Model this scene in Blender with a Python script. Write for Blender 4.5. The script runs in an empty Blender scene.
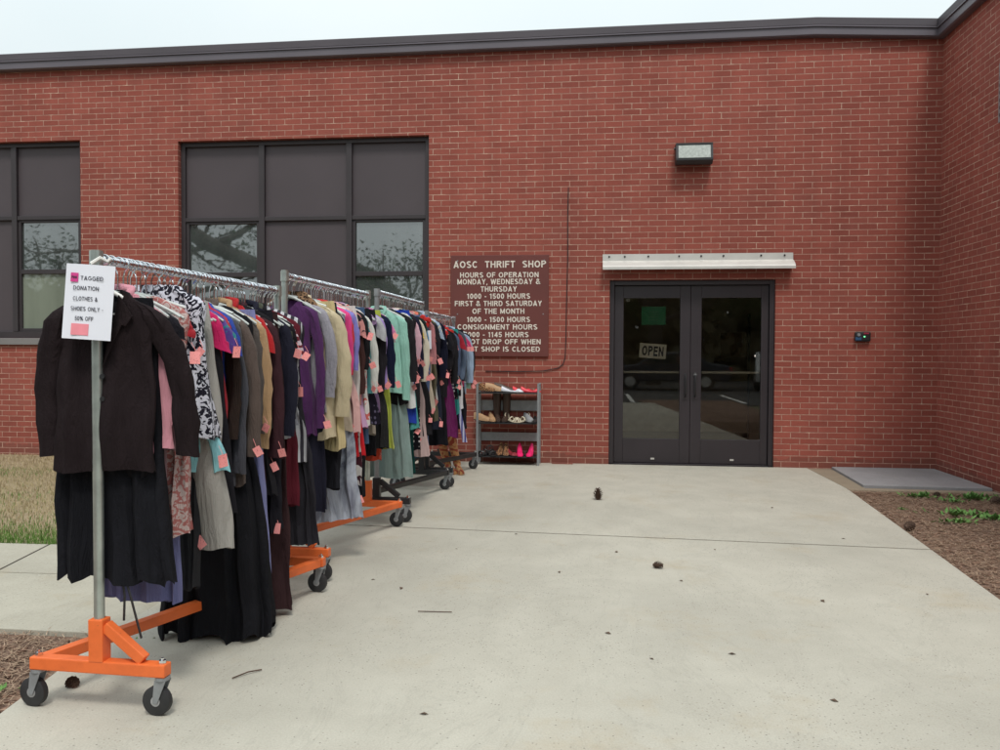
import bpy, bmesh, math, random
from mathutils import Vector, Matrix, noise as mnoise
R = random.Random(11)
rad = math.radians
sc = bpy.context.scene
C = sc.collection

# ---------------------------------------------------------------- helpers
def link(o, parent=None):
    C.objects.link(o)
    if parent is not None: o.parent = parent
    return o
class MB:
    def __init__(s): s.v=[]; s.f=[]
    def add(s, vs, fs):
        b=len(s.v); s.v += [tuple(v) for v in vs]; s.f += [tuple(b+i for i in f) for f in fs]; return s
    def box(s, a, b, rz=0, piv=None):
        x0,y0,z0=a; x1,y1,z1=b
        vs=[(x0,y0,z0),(x1,y0,z0),(x1,y1,z0),(x0,y1,z0),(x0,y0,z1),(x1,y0,z1),(x1,y1,z1),(x0,y1,z1)]
        if rz:
            p=Vector(piv or ((x0+x1)/2,(y0+y1)/2,0)); m=Matrix.Rotation(rz,3,'Z'); vs=[m@(Vector(v)-p)+p for v in vs]
        return s.add(vs,[(0,3,2,1),(4,5,6,7),(0,1,5,4),(1,2,6,5),(2,3,7,6),(3,0,4,7)])
    def beam(s, p, q, w, h, up=(0,0,1)):
        p=Vector(p);q=Vector(q);d=(q-p).normalized();u=Vector(up);r=d.cross(u).normalized();u=r.cross(d)
        vs=[]
        for c in (p,q):
            for a,b in((-1,-1),(1,-1),(1,1),(-1,1)): vs.append(c+r*a*w/2+u*b*h/2)
        return s.add(vs,[(0,1,2,3),(7,6,5,4),(0,4,5,1),(1,5,6,2),(2,6,7,3),(3,7,4,0)])
    def tube(s, pts, r, n=10, cap=True):
        pts=[Vector(p) for p in pts]; rs=r if isinstance(r,(list,tuple)) else [r]*len(pts)
        rings=[]; ref=None
        for i,p in enumerate(pts):
            d=(pts[min(i+1,len(pts)-1)]-pts[max(i-1,0)]).normalized()
            if ref is None: ref=Vector((0,0,1)) if abs(d.z)<.9 else Vector((1,0,0))
            a=(ref-d*ref.dot(d)).normalized(); ref=a; b=d.cross(a)
            rings.append([p+(a*math.cos(t)+b*math.sin(t))*rs[i] for t in [2*math.pi*k/n for k in range(n)]])
        vs=[v for g in rings for v in g]; fs=[]
        for i in range(len(rings)-1):
            for k in range(n): fs.append((i*n+k,i*n+(k+1)%n,(i+1)*n+(k+1)%n,(i+1)*n+k))
        if cap: fs.append(tuple(reversed(range(n)))); fs.append(tuple((len(rings)-1)*n+k for k in range(n)))
        return s.add(vs,fs)
    def prism(s, poly, z0, z1):
        n=len(poly); vs=[(x,y,z0) for x,y in poly]+[(x,y,z1) for x,y in poly]
        fs=[tuple(reversed(range(n))),tuple(range(n,2*n))]+[(i,(i+1)%n,n+(i+1)%n,n+i) for i in range(n)]
        return s.add(vs,fs)
    def loft(s, rings, cap=True):
        n=len(rings[0]); vs=[v for g in rings for v in g]; fs=[]
        for i in range(len(rings)-1):
            for k in range(n): fs.append((i*n+k,i*n+(k+1)%n,(i+1)*n+(k+1)%n,(i+1)*n+k))
        if cap: fs.append(tuple(reversed(range(n)))); fs.append(tuple((len(rings)-1)*n+k for k in range(n)))
        return s.add(vs,fs)
    def build(s, name, m, parent=None, smooth=False, bevel=0, loc=None):
        me=bpy.data.meshes.new(name); me.from_pydata(s.v,[],s.f)
        bm=bmesh.new(); bm.from_mesh(me); bmesh.ops.recalc_face_normals(bm,faces=bm.faces)
        if bevel: bmesh.ops.bevel(bm,geom=bm.edges[:],offset=bevel,segments=2,affect='EDGES',clamp_overlap=True,profile=.6)
        if smooth:
            for f in bm.faces: f.smooth=True
        bm.to_mesh(me); bm.free()
        if m: me.materials.append(m)
        o=bpy.data.objects.new(name,me); link(o,parent)
        if loc is not None: o.location=loc
        if smooth:
            try: me.set_sharp_from_angle(angle=rad(50))
            except Exception: pass
        return o
def empty(name, loc=(0,0,0), rz=0):
    o=bpy.data.objects.new(name,None); o.empty_display_size=.1; o.location=loc; o.rotation_euler=(0,0,rz); return link(o)
def tag(o,label=None,cat=None,group=None,kind=None):
    if label:
        assert 4<=len(label.split())<=16,label
        o['label']=label
    if cat: o['category']=cat
    if group: o['group']=group
    if kind: o['kind']=kind
    return o
def copy_tree(o,parent=None):
    c=o.copy(); C.objects.link(c); c.parent=parent
    for ch in list(o.children): copy_tree(ch,c)
    return c

# ---------------------------------------------------------------- materials
def lin(c):
    return tuple(((x/255)/12.92 if x/255<=.04045 else ((x/255+.055)/1.055)**2.4) for x in c)+(1,)
class NT:
    def __init__(s,name):
        s.m=bpy.data.materials.new(name); s.m.use_nodes=True; s.t=s.m.node_tree; s.t.nodes.clear()
        s.o=s.t.nodes.new('ShaderNodeOutputMaterial')
    def n(s,ty,**k):
        nd=s.t.nodes.new(ty)
        for a,b in k.items():
            if a=='inp':
                for i,v in b.items():
                    if isinstance(v,bpy.types.NodeSocket): s.t.links.new(v,nd.inputs[i])
                    else: nd.inputs[i].default_value=v
            else: setattr(nd,a,b)
        return nd
    def co(s,kind='Object'): return s.n('ShaderNodeTexCoord').outputs[kind]
    def noise(s,scale,vec=None,detail=4,rough=.55,dist=0):
        return s.n('ShaderNodeTexNoise',inp={'Vector':vec or s.co(),'Scale':scale,'Detail':detail,'Roughness':rough,'Distortion':dist}).outputs['Fac']
    def ramp(s,f,stops,interp='LINEAR'):
        nd=s.n('ShaderNodeValToRGB',inp={'Fac':f}); cr=nd.color_ramp; cr.interpolation=interp
        while len(cr.elements)<len(stops): cr.elements.new(.5)
        for e,(p,c) in zip(cr.elements,stops): e.position=p; e.color=c if len(c)==4 else tuple(c)+(1,)
        return nd.outputs['Color']
    def mix(s,f,a,b,mode='MIX'):
        nd=s.n('ShaderNodeMix',data_type='RGBA',blend_type=mode)
        for i,v in ((0,f),(6,a),(7,b)):
            if isinstance(v,bpy.types.NodeSocket): s.t.links.new(v,nd.inputs[i])
            else: nd.inputs[i].default_value=v
        return nd.outputs[2]
    def math(s,op,a,b=0):
        nd=s.n('ShaderNodeMath',operation=op)
        for i,v in ((0,a),(1,b)):
            if isinstance(v,bpy.types.NodeSocket): s.t.links.new(v,nd.inputs[i])
            else: nd.inputs[i].default_value=v
        return nd.outputs[0]
    def bump(s,h,strength=.3,dist=.01):
        return s.n('ShaderNodeBump',inp={'Height':h,'Strength':strength,'Distance':dist}).outputs[0]
    def out(s,color,rough=.7,metal=0,normal=None,**k):
        p=s.n('ShaderNodeBsdfPrincipled'); 
        def st(i,v):
            if isinstance(v,bpy.types.NodeSocket): s.t.links.new(v,p.inputs[i])
            else: p.inputs[i].default_value=v
        st('Base Color',color); st('Roughness',rough); st('Metallic',metal)
        if normal: st('Normal',normal)
        for a,b in k.items(): st(a.replace('_',' '),b)
        s.t.links.new(p.outputs[0],s.o.inputs[0]); return s.m
def simple(name,c,rough=.5,metal=0,var=.12,scale=8,bump=0,**k):
    t=NT(name); f=t.noise(scale,detail=3)
    c=lin(c) if max(c)>1 else tuple(c)+(1,)
    a=tuple(x*(1-var) for x in c[:3])+(1,); b=tuple(min(1,x*(1+var)) for x in c[:3])+(1,)
    col=t.mix(t.ramp(f,[(.3,(0,0,0)),(.7,(1,1,1))]),a,b)
    nm=t.bump(t.noise(scale*12),bump,.004) if bump else None
    return t.out(col,rough,metal,nm,**k)

def brick_mat(name,axis):
    t=NT(name); co=t.co(); sx=t.n('ShaderNodeSeparateXYZ',inp={0:co})
    wob=t.math('MULTIPLY',t.math('SUBTRACT',t.noise(1.3,co),.5),.006)
    zz=t.math('ADD',sx.outputs[2],wob)
    v=t.n('ShaderNodeCombineXYZ',inp={0:sx.outputs[axis],1:zz}).outputs[0]
    br=t.n('ShaderNodeTexBrick',offset=.5,squash=1.0)
    for i,val in {'Vector':v,'Scale':1.0,'Color1':(0,0,0,1),'Color2':(1,1,1,1),'Mortar':(0,0,0,1),'Mortar Size':.0048,'Mortar Smooth':.25,'Bias':0.0,'Brick Width':.2032,'Row Height':.0677}.items():
        if isinstance(val,bpy.types.NodeSocket): t.t.links.new(val,br.inputs[i])
        else: br.inputs[i].default_value=val
    fac=br.outputs['Fac']; per=br.outputs['Color']
    bc=t.ramp(per,[(0,(.235,.058,.041)),(.4,(.272,.068,.048)),(.8,(.292,.078,.056)),(1,(.25,.069,.051))])
    fine=t.noise(60,co,3); blot=t.noise(.55,co,5,.6)
    bc=t.mix(.5,bc,t.mix(fine,(.7,.66,.66,1),(1.3,1.3,1.3,1)),'MULTIPLY')
    bc=t.mix(1.0,bc,t.ramp(blot,[(.3,(.84,.82,.82)),(.7,(1.14,1.1,1.08))]),'MULTIPLY')
    # rain streaks running down the wall and splashed soil at its foot
    stv=t.n('ShaderNodeVectorMath',operation='MULTIPLY',inp={0:co,1:(2.6,2.6,.16)}).outputs[0]
    bc=t.mix(1.0,bc,t.ramp(t.noise(1.5,stv,5,.6),[(.3,(.88,.87,.86)),(.7,(1.08,1.07,1.06))]),'MULTIPLY')
    spl=t.math('LESS_THAN',sx.outputs[2],t.math('MULTIPLY',t.noise(5,co,5,.7),.22))
    bc=t.mix(t.math('MULTIPLY',spl,.35),bc,(.10,.055,.04,1))
    mo_n=t.noise(4.5,co,6,.85)
    mort=t.ramp(mo_n,[(.36,(.31,.14,.105)),(.53,(.40,.23,.175)),(.68,(.64,.47,.36))])
    col=t.mix(fac,bc,mort)
    h=t.math('ADD',t.math('MULTIPLY',t.math('SUBTRACT',1.0,fac),1.0),t.math('MULTIPLY',t.noise(120,co,2),.35))
    return t.out(col,.88,0,t.bump(h,.55,.006))
M={}
M['brick']=brick_mat('brick_front',0); M['brick_side']=brick_mat('brick_side',1)
def concrete(name,base,speck=True):
    t=NT(name); co=t.co('Object')
    big=t.noise(.45,co,6,.6); mid=t.noise(3.5,co,5,.65); fine=t.noise(140,co,3)
    col=t.ramp(big,[(.3,tuple(x*.84 for x in base)),(.5,base),(.7,tuple(x*1.06 for x in base))])
    col=t.mix(.55,col,t.ramp(mid,[(.35,(.9,.89,.87)),(.65,(1.06,1.06,1.05))]),'MULTIPLY')
    col=t.mix(.6,col,t.ramp(fine,[(.35,(.86,.85,.84)),(.6,(1.06,1.06,1.06))]),'MULTIPLY')
    # warm leaf stains
    st=t.noise(1.7,t.n('ShaderNodeVectorMath',operation='ADD',inp={0:co,1:(5,9,0)}).outputs[0],5,.7)
    col=t.mix(t.ramp(st,[(.55,(0,0,0)),(.72,(.42,.42,.42))]),col,(base[0]*.85,base[1]*.72,base[2]*.55,1))
    if speck:
        vo=t.n('ShaderNodeTexVoronoi',inp={'Vector':co,'Scale':70.0,'Randomness':1.0})
        dens=t.ramp(t.noise(1.1,co,4,.6),[(.4,(0,0,0)),(.62,(1,1,1))])
        rr=t.n('ShaderNodeSeparateColor',inp={0:vo.outputs['Color']}).outputs[0]
        pick=t.math('LESS_THAN',rr,t.math('ADD',.08,t.math('MULTIPLY',dens,.50)))
        sh=t.math('LESS_THAN',t.math('ADD',vo.outputs['Distance'],t.math('MULTIPLY',t.noise(300,co,2),.25)),.36)
        k=t.math('MULTIPLY',t.math('MULTIPLY',pick,sh),.85)
        gr=t.ramp(t.n('ShaderNodeSeparateColor',inp={0:vo.outputs['Color']}).outputs[1],[(0,(.15,.14,.125)),(.5,(.26,.24,.20)),(1,(.40,.35,.28))])
        col=t.mix(k,col,gr)
    # long hairline wear marks and drying stains
    w2=t.noise(2.4,t.n('ShaderNodeVectorMath',operation='MULTIPLY',inp={0:co,1:(1,.35,1)}).outputs[0],6,.7,1.0)
    col=t.mix(t.ramp(w2,[(.485,(0,0,0)),(.50,(.22,.22,.22)),(.515,(0,0,0))]),col,tuple(x*.62 for x in base)+(1,))
    hb=t.math('ADD',t.noise(90,co,4),t.math('MULTIPLY',mid,.6))
    return t.out(col,.86,0,t.bump(hb,.35,.004))
M['concrete']=concrete('concrete',(.445,.422,.360)); M['walk']=concrete('walk_concrete',(.40,.375,.31)); M['sillc']=concrete('sill_stone',(.20,.19,.19),False)
M['bronze']=simple('bronze_frame',(.034,.027,.030),.5,0,.1,3,Specular_IOR_Level=.5)
M['panel']=simple('window_panel',(.064,.050,.056),.55,0,.08,1.3)
M['doorm']=simple('door_bronze',(.028,.022,.026),.42,0,.1,3)
M['fascia']=simple('roof_fascia_metal',(.115,.10,.118),.42,0,.08,1.5)
M['fascia_top']=simple('roof_coping_metal',(.085,.073,.085),.5,0,.08,1.5)
M['roofm']=simple('roof_membrane',(.2,.2,.2),.9)
M['alu']=simple('aluminium',(.60,.585,.55),.45,.35,.06,4)
M['blackp']=simple('black_plastic',(.018,.018,.02),.45)
M['steelgrey']=simple('grey_steel',(.26,.27,.28),.5,.3,.1,20)
M['galv']=simple('galvanised_pole',(.44,.48,.45),.34,.75,.18,14)
M['chrome']=simple('chrome',(.75,.77,.8),.16,1,.05,9)
def enamel(name,c,chip):
    t=NT(name); n1=t.noise(60,detail=6,rough=.75); n2=t.noise(7,detail=4)
    k=t.math('MULTIPLY',t.ramp(n1,[(.64,(0,0,0)),(.68,(1,1,1))]),t.ramp(n2,[(.48,(0,0,0)),(.6,(1,1,1))]))
    dirt=t.ramp(t.noise(4,detail=6,rough=.7),[(.45,(1,1,1)),(.75,(.74,.70,.66))])
    col=t.mix(k,t.mix(1.0,c,dirt,'MULTIPLY'),chip); return t.out(col,t.math('ADD',.34,t.math('MULTIPLY',n2,.25)),0,t.bump(n1,.08,.002))
M['orange']=enamel('orange_enamel',(.78,.155,.035,1),(.16,.07,.04,1))
M['blackm']=enamel('black_enamel',(.019,.019,.021,1),(.09,.08,.07,1))
M['rubber']=simple('black_rubber',(.022,.022,.024),.6,0,.2,20)
M['hub']=simple('grey_hub',(.35,.35,.36),.4,.3)
M['paper']=simple('white_paper',(.78,.79,.86),.7,0,.03,3)
M['ink']=simple('dark_ink',(.03,.03,.05),.8)
M['white']=simple('white_paint',(.78,.77,.74),.6,0,.03)
t=NT('salmon_paper'); co=t.co(); k=t.ramp(t.noise(260,t.n('ShaderNodeVectorMath',operation='MULTIPLY',inp={0:co,1:(1,1,.5)}).outputs[0],2),[(.60,(0,0,0)),(.64,(.6,.6,.6))])
M['tagpink']=t.out(t.mix(k,t.mix(t.noise(20,co,2),(.78,.24,.25,1),(.92,.37,.34,1)),(.30,.06,.08,1)),.75)
M['magenta']=simple('magenta_marker',(.60,.05,.24),.7)
M['signred']=simple('sign_maroon',(.125,.030,.024),.5,0,.1,2)
M['signtxt']=simple('sign_lettering',(.68,.62,.54),.6)
M['hangclear']=simple('clear_plastic',(.62,.66,.64),.22,0,.15,30,Transmission_Weight=.25,Alpha=.8)
M['hangclip']=simple('milky_plastic',(.66,.70,.68),.25,0,.1,30,Transmission_Weight=.15)
M['hangwhite']=simple('white_plastic',(.80,.78,.74),.35)
M['room']=simple('room_plaster',(.6,.52,.42),.9); M['roomfloor']=simple('room_tiles',(.25,.22,.18),.6)
M['board']=simple('notice_board',(.24,.17,.10),.8)
M['green']=simple('green_sheet',(.03,.30,.16),.6); M['greenline']=simple('green_sheet_lines',(.10,.30,.2),.6)
M['lampglass']=simple('lamp_lens',(.42,.45,.42),.18,0,.2,40)
M['plate']=concrete('grey_plate',(.29,.285,.295),False)
M['edging']=concrete('soil_edging',(.27,.22,.16),False)
def glass_pane(name,base,ior,var=.3,rough=.02):
    t=NT(name); col=t.mix(t.ramp(t.noise(1.2,t.n('ShaderNodeVectorMath',operation='MULTIPLY',inp={0:t.co(),1:(3,1,.3)}).outputs[0]),[(.35,(0,0,0)),(.65,(1,1,1))]),tuple(x*(1-var) for x in base)+(1,),tuple(x*(1+var) for x in base)+(1,))
    nb=t.bump(t.noise(1.6),.03,.02)
    return t.out(col,rough,0,nb,IOR=ior)
M['pane']=glass_pane('window_glass',(.055,.065,.062),2.9,.25,.02)
M['pane_curtain']=glass_pane('window_glass_curtained',(.20,.225,.18),1.9,.12)
def door_glass():
    t=NT('door_glass'); fr=t.n('ShaderNodeFresnel',inp={'IOR':1.65})
    a=t.n('ShaderNodeBsdfTransparent',inp={0:(.85,.82,.76,1)}); b=t.n('ShaderNodeBsdfGlossy',inp={0:(1,1,1,1),'Roughness':.015})
    mx=t.n('ShaderNodeMixShader',inp={0:t.math('ADD',fr.outputs[0],.0),1:a.outputs[0],2:b.outputs[0]}); t.t.links.new(mx.outputs[0],t.o.inputs[0]); return t.m
M['dglass']=door_glass()

# ---------------------------------------------------------------- camera / world / sun
F=830.;yaw=rad(6.5);pitch=math.atan(22/830.);roll=.004
fw=Vector((-math.sin(yaw)*math.cos(pitch),math.cos(yaw)*math.cos(pitch),-math.sin(pitch)))
rt=Vector((math.cos(yaw),math.sin(yaw),0)); up=rt.cross(fw)
r2=rt*math.cos(roll)+up*math.sin(roll); u2=up*math.cos(roll)-rt*math.sin(roll)
cd=bpy.data.cameras.new('camera'); cam=bpy.data.objects.new('camera',cd); C.objects.link(cam)
m=Matrix((r2,u2,-fw)).transposed().to_4x4(); m.translation=Vector((0,-9.8,1.30)); cam.matrix_world=m
cd.sensor_width=36; cd.lens=F/1000*36; cd.clip_end=2000; cd.clip_start=.05; sc.camera=cam

w=bpy.data.worlds.new('World'); sc.world=w; w.use_nodes=True; nt=w.node_tree; nt.nodes.clear()
SE,SR=rad(58),rad(166)     # sun elevation / compass
sky=nt.nodes.new('ShaderNodeTexSky'); sky.sky_type='NISHITA'; sky.sun_disc=False; sky.sun_elevation=SE; sky.sun_rotation=SR; sky.dust_density=5; sky.air_density=1.2
hs=nt.nodes.new('ShaderNodeHueSaturation'); hs.inputs['Saturation'].default_value=.35
tc=nt.nodes.new('ShaderNodeTexCoord'); nz=nt.nodes.new('ShaderNodeTexNoise'); nz.inputs['Scale'].default_value=2.2; nz.inputs['Detail'].default_value=6
rp=nt.nodes.new('ShaderNodeValToRGB'); rp.color_ramp.elements[0].position=.35; rp.color_ramp.elements[0].color=(9.1,10.3,10.6,1); rp.color_ramp.elements[1].position=.65; rp.color_ramp.elements[1].color=(9.8,10.8,11.0,1)
mx=nt.nodes.new('ShaderNodeMix'); mx.data_type='RGBA'; mx.inputs[0].default_value=.85
sxyz=nt.nodes.new('ShaderNodeSeparateXYZ'); nt.links.new(tc.outputs['Generated'],sxyz.inputs[0])
mr=nt.nodes.new('ShaderNodeMapRange'); mr.inputs[1].default_value=0; mr.inputs[2].default_value=1; mr.inputs[3].default_value=.64; mr.inputs[4].default_value=1.45; nt.links.new(sxyz.outputs[2],mr.inputs[0])
vm_=nt.nodes.new('ShaderNodeVectorMath'); vm_.operation='SCALE'; nt.links.new(mx.outputs[2],vm_.inputs[0]); nt.links.new(mr.outputs[0],vm_.inputs['Scale'])
bg=nt.nodes.new('ShaderNodeBackground'); bg.inputs[1].default_value=.085; ow=nt.nodes.new('ShaderNodeOutputWorld')
L=nt.links.new
L(sky.outputs[0],hs.inputs['Color']); L(tc.outputs['Generated'],nz.inputs['Vector']); L(nz.outputs['Fac'],rp.inputs[0])
L(hs.outputs[0],mx.inputs[6]); L(rp.outputs[0],mx.inputs[7]); L(vm_.outputs[0],bg.inputs[0]); L(bg.outputs[0],ow.inputs[0])
sd=bpy.data.lights.new('sun','SUN'); sd.energy=1.35; sd.angle=rad(12); sd.color=(1,.96,.9)
so=bpy.data.objects.new('sun',sd); C.objects.link(so)
# sky rotation SR: direction to the sun = (sin SR, cos SR) -> behind the camera, to the right
dirv=Vector((math.sin(SR)*math.cos(SE),math.cos(SR)*math.cos(SE),math.sin(SE)))
so.rotation_euler=dirv.to_track_quat('Z','Y').to_euler(); so.location=dirv*30
sc.view_settings.view_transform='Standard'; sc.view_settings.look='None'; sc.view_settings.exposure=0.38; sc.view_settings.gamma=1
sc.cycles.use_denoising=True; sc.cycles.max_bounces=6; sc.cycles.transparent_max_bounces=8; sc.cycles.caustics_reflective=False; sc.cycles.caustics_refractive=False
sc.render.engine='CYCLES'

# ---------------------------------------------------------------- ground
def ground_mat(name,c1,c2,c3,s=9):
    t=NT(name); a=t.noise(s,detail=8,rough=.75); b=t.noise(.8,detail=4)
    col=t.mix(t.ramp(b,[(.4,(0,0,0)),(.6,(1,1,1))]),t.ramp(a,[(.3,c1),(.7,c2)]),t.ramp(a,[(.3,c1),(.7,c3)]))
    return t.out(col,.95,0,t.bump(a,.6,.03))
M['soil']=ground_mat('far_ground',(.10,.085,.05),(.17,.15,.09),(.12,.14,.06))
M['mulch']=ground_mat('bare_soil_mulch',(.11,.062,.042),(.27,.17,.12),(.22,.135,.095),22)
M['drylawn']=ground_mat('dry_lawn_soil',(.22,.165,.10),(.38,.30,.19),(.34,.27,.16),16)
M['jdirt']=ground_mat('joint_dirt',(.03,.024,.018),(.09,.07,.05),(.06,.05,.035),60)
M['asphalt']=ground_mat('asphalt',(.04,.04,.042),(.065,.065,.065),(.055,.053,.05),30)
tag(MB().add([(-600,-600,-.06),(600,-600,-.06),(600,600,-.06),(-600,600,-.06)],[(0,1,2,3)]).build('ground',M['soil']),kind='structure')
def sheet(name,poly,z,m,nx=0):
    return tag(MB().add([(x,y,z) for x,y in poly],[tuple(range(len(poly)))]).build(name,m),kind='structure')
sheet('lawn_soil',[(-14,-4.72),(-2.33,-4.5),(-2.33,-.0),(-14,-.0)],-.022,M['drylawn'])
sheet('mulch_bed_soil',[(-14,-12),(-1.4,-12),(-2.2,-6.2),(-14,-6.15)],-.03,M['mulch'])
sheet('joint_dirt',[(-2.29,-3.75),(1.62,-4.0),(2.23,-4.04),(2.23,-3.95),(1.62,-3.91),(-2.29,-3.66)],-.005,M['jdirt'])
sheet('joint_dirt',[(-2.05,-8.14),(1.90,-8.34),(1.90,-8.27),(-2.05,-8.08)],-.005,M['jdirt'])
sheet('joint_dirt',[(-3.67,-4.62),(-3.63,-4.62),(-3.49,-5.29),(-3.53,-5.29)],-.005,M['jdirt'])
sheet('joint_dirt',[(-13,-5.38),(-3.51,-5.31),(-2.26,-5.29),(-2.26,-5.265),(-3.51,-5.285),(-13,-5.35)],-.0095,M['jdirt'])
sheet('mulch_strip_soil',[(1.2,-14),(3.85,-14),(3.85,0),(2.40,0)],-.022,M['mulch'])
sheet('parking_lot',[(-60,-60),(60,-60),(60,-12.2),(-60,-12.2)],-.04,M['asphalt'])
sheet('parking_stripe',[(1,-17.5),(1.12,-17.5),(1.12,-13),(1,-13)],-.036,M['white'])
sheet('parking_stripe',[(4,-17.5),(4.12,-17.5),(4.12,-13),(4,-13)],-.036,M['white'])
# concrete pad as slabs with tooled joints
g=.014
def xr(y): return 2.42-.02*y/1.45*-1*-1 if y>-1.45 else 2.44+(y+1.45)*.0767       # right edge drifts in towards the viewer
pad=MB()
pad.prism([(-2.33,-.004),(-2.30,-3.705+g),(1.62,-3.955+g),(xr(-4.02),-3.995+g),(2.44,-1.45),(2.42,-.004)][::-1][::-1],-.12,0)
pad.prism([(-2.30,-3.705-g),(-2.22,-6.24),(-1.98,-8.1),(1.9,-8.3),(xr(-4.04),-3.995-g),(1.62,-3.955-g)],-.12,0)
pad.prism([(-1.98,-8.12),(-1.4,-12.2),(1.55,-12.2),(1.9,-8.32)],-.12,0)
tag(pad.build('concrete_pavement',M['concrete'],bevel=.004),kind='structure')
sw=MB()
sw.prism([(-14,-4.86),(-3.66,-4.60),(-3.52,-5.29),(-14,-5.36)],-.12,-.004)
sw.prism([(-3.645,-4.60),(-2.29,-4.5),(-2.25,-5.27),(-3.505,-5.29)],-.12,-.004)
sw.prism([(-14,-5.375),(-3.52,-5.305),(-2.25,-5.285),(-2.222,-6.22),(-14,-6.20)],-.12,-.004)
tag(sw.build('sidewalk',M['walk'],bevel=.004),kind='structure')
# grey plate in the corner with edging
pe=MB().prism([(2.435,-.006),(2.455,-1.47),(3.815,-1.54),(3.815,-1.40),(2.64,-1.36),(2.69,-.006)],-.10,-.006)
pl=empty('corner_plate',(3.2,-.7,0)); tag(pl,'flat grey slab laid on the ground in the brick corner right of the doors','slab')
o=MB().prism([(-.51,.69),(-.57,-.63),(.60,-.69),(.60,.69)],-.05,.020).build('cover',M['plate'],pl,bevel=.006)
pe.v=[(x-3.2,y+.7,z) for x,y,z in pe.v]; pe.build('edging',M['edging'],pl,bevel=.006)

# ---------------------------------------------------------------- building
bld=empty('brick_building',(0,0,0)); tag(bld,'single storey red brick building with dark bronze windows and double doors','building')
def holed(axis_pt,x0,x1,z0,z1,holes,th):
    mb=MB(); xs=sorted({x0,x1,*[h[0] for h in holes],*[h[1] for h in holes]}); zs=sorted({z0,z1,*[h[2] for h in holes],*[h[3] for h in holes]})
    for i in range(len(xs)-1):
        for j in range(len(zs)-1):
            cx=(xs[i]+xs[i+1])/2;cz=(zs[j]+zs[j+1])/2
            if any(h[0]<cx<h[1] and h[2]<cz<h[3] for h in holes): continue
            for d in (0,th): mb.add([axis_pt(xs[i],d,zs[j]),axis_pt(xs[i+1],d,zs[j]),axis_pt(xs[i+1],d,zs[j+1]),axis_pt(xs[i],d,zs[j+1])],[(0,1,2,3)])
    for h in list(holes)+[(x0,x1,z0,z1)]:
        a,b,c,e=h; P=[(a,c),(b,c),(b,e),(a,e)]
        for k in range(4):
            p,q=P[k],P[(k+1)%4]; mb.add([axis_pt(p[0],0,p[1]),axis_pt(q[0],0,q[1]),axis_pt(q[0],th,q[1]),axis_pt(p[0],th,p[1])],[(0,1,2,3)])
    return mb
W1=(-9.55,-6.42,1.465,3.945); W2=(-5.13,-1.98,1.42,3.895); DR=(.17,2.05,-.1,2.155)
# top edge follows the roof line: slope via vertices above
def topz(x): 
    return 4.777+.089*max(0,(x+14)/16.44) if x<2.44 else 4.866-.066*(x-2.44)/1.38
wl=holed(lambda x,d,z:(x,d,z),-14,3.82,-.3,4.7,[W1,W2,DR],.30)
for a,b in ((-14,2.44),(2.44,3.82)):
    for d in (0,.30): wl.add([(a,d,4.7),(b,d,4.7),(b,d,topz(b)),(a,d,topz(a))],[(0,1,2,3)])
me=wl.build('wall',M['brick'],bld)
ws=holed(lambda y,d,z:(3.82+d,y,z),-8.5,.3,-.3,4.80,[],.30)
ws.build('wall',M['brick_side'],bld)
def fascia(pts,name,prof,m):
    # pts: list of (x,y,z base); prof: outward offset, z offset ; outward dir given per point
    mb=MB(); rings=[[(p[0]+d[0]*o_,p[1]+d[1]*o_,p[2]+z) for o_,z in prof] for p,d in pts]
    mb.loft(rings); return mb.build(name,m,bld)
pts=[((-14,0,4.777),(0,-1)),((2.44,0,4.866),(0,-1)),((3.82,0,4.80),(-1,-1)),((3.82,-8.5,4.80),(-1,0))]
fascia(pts,'fascia',[(-.02,0),(.075,0),(.09,.012),(.09,.095),(.075,.108),(-.02,.108)],M['fascia'])
fascia(pts,'coping',[(-.02,.1085),(.094,.1085),(.100,.116),(.106,.188),(.098,.196),(-.35,.196),(-.35,.1085)],M['fascia_top'])
fascia(pts,'flashing_lip',[(.09,.096),(.106,.094),(.106,.108),(.09,.1065)],M['fascia'])
MB().prism([(-14,.3),(4.2,.3),(4.2,-8.5),(9,-8.5),(9,12),(-14,12)],4.72,4.9).build('roof',M['roofm'],bld)
MB().box((-14.3,.0,-.3),(-14,12,4.8)).build('wall',M['brick_side'],bld)
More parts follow.
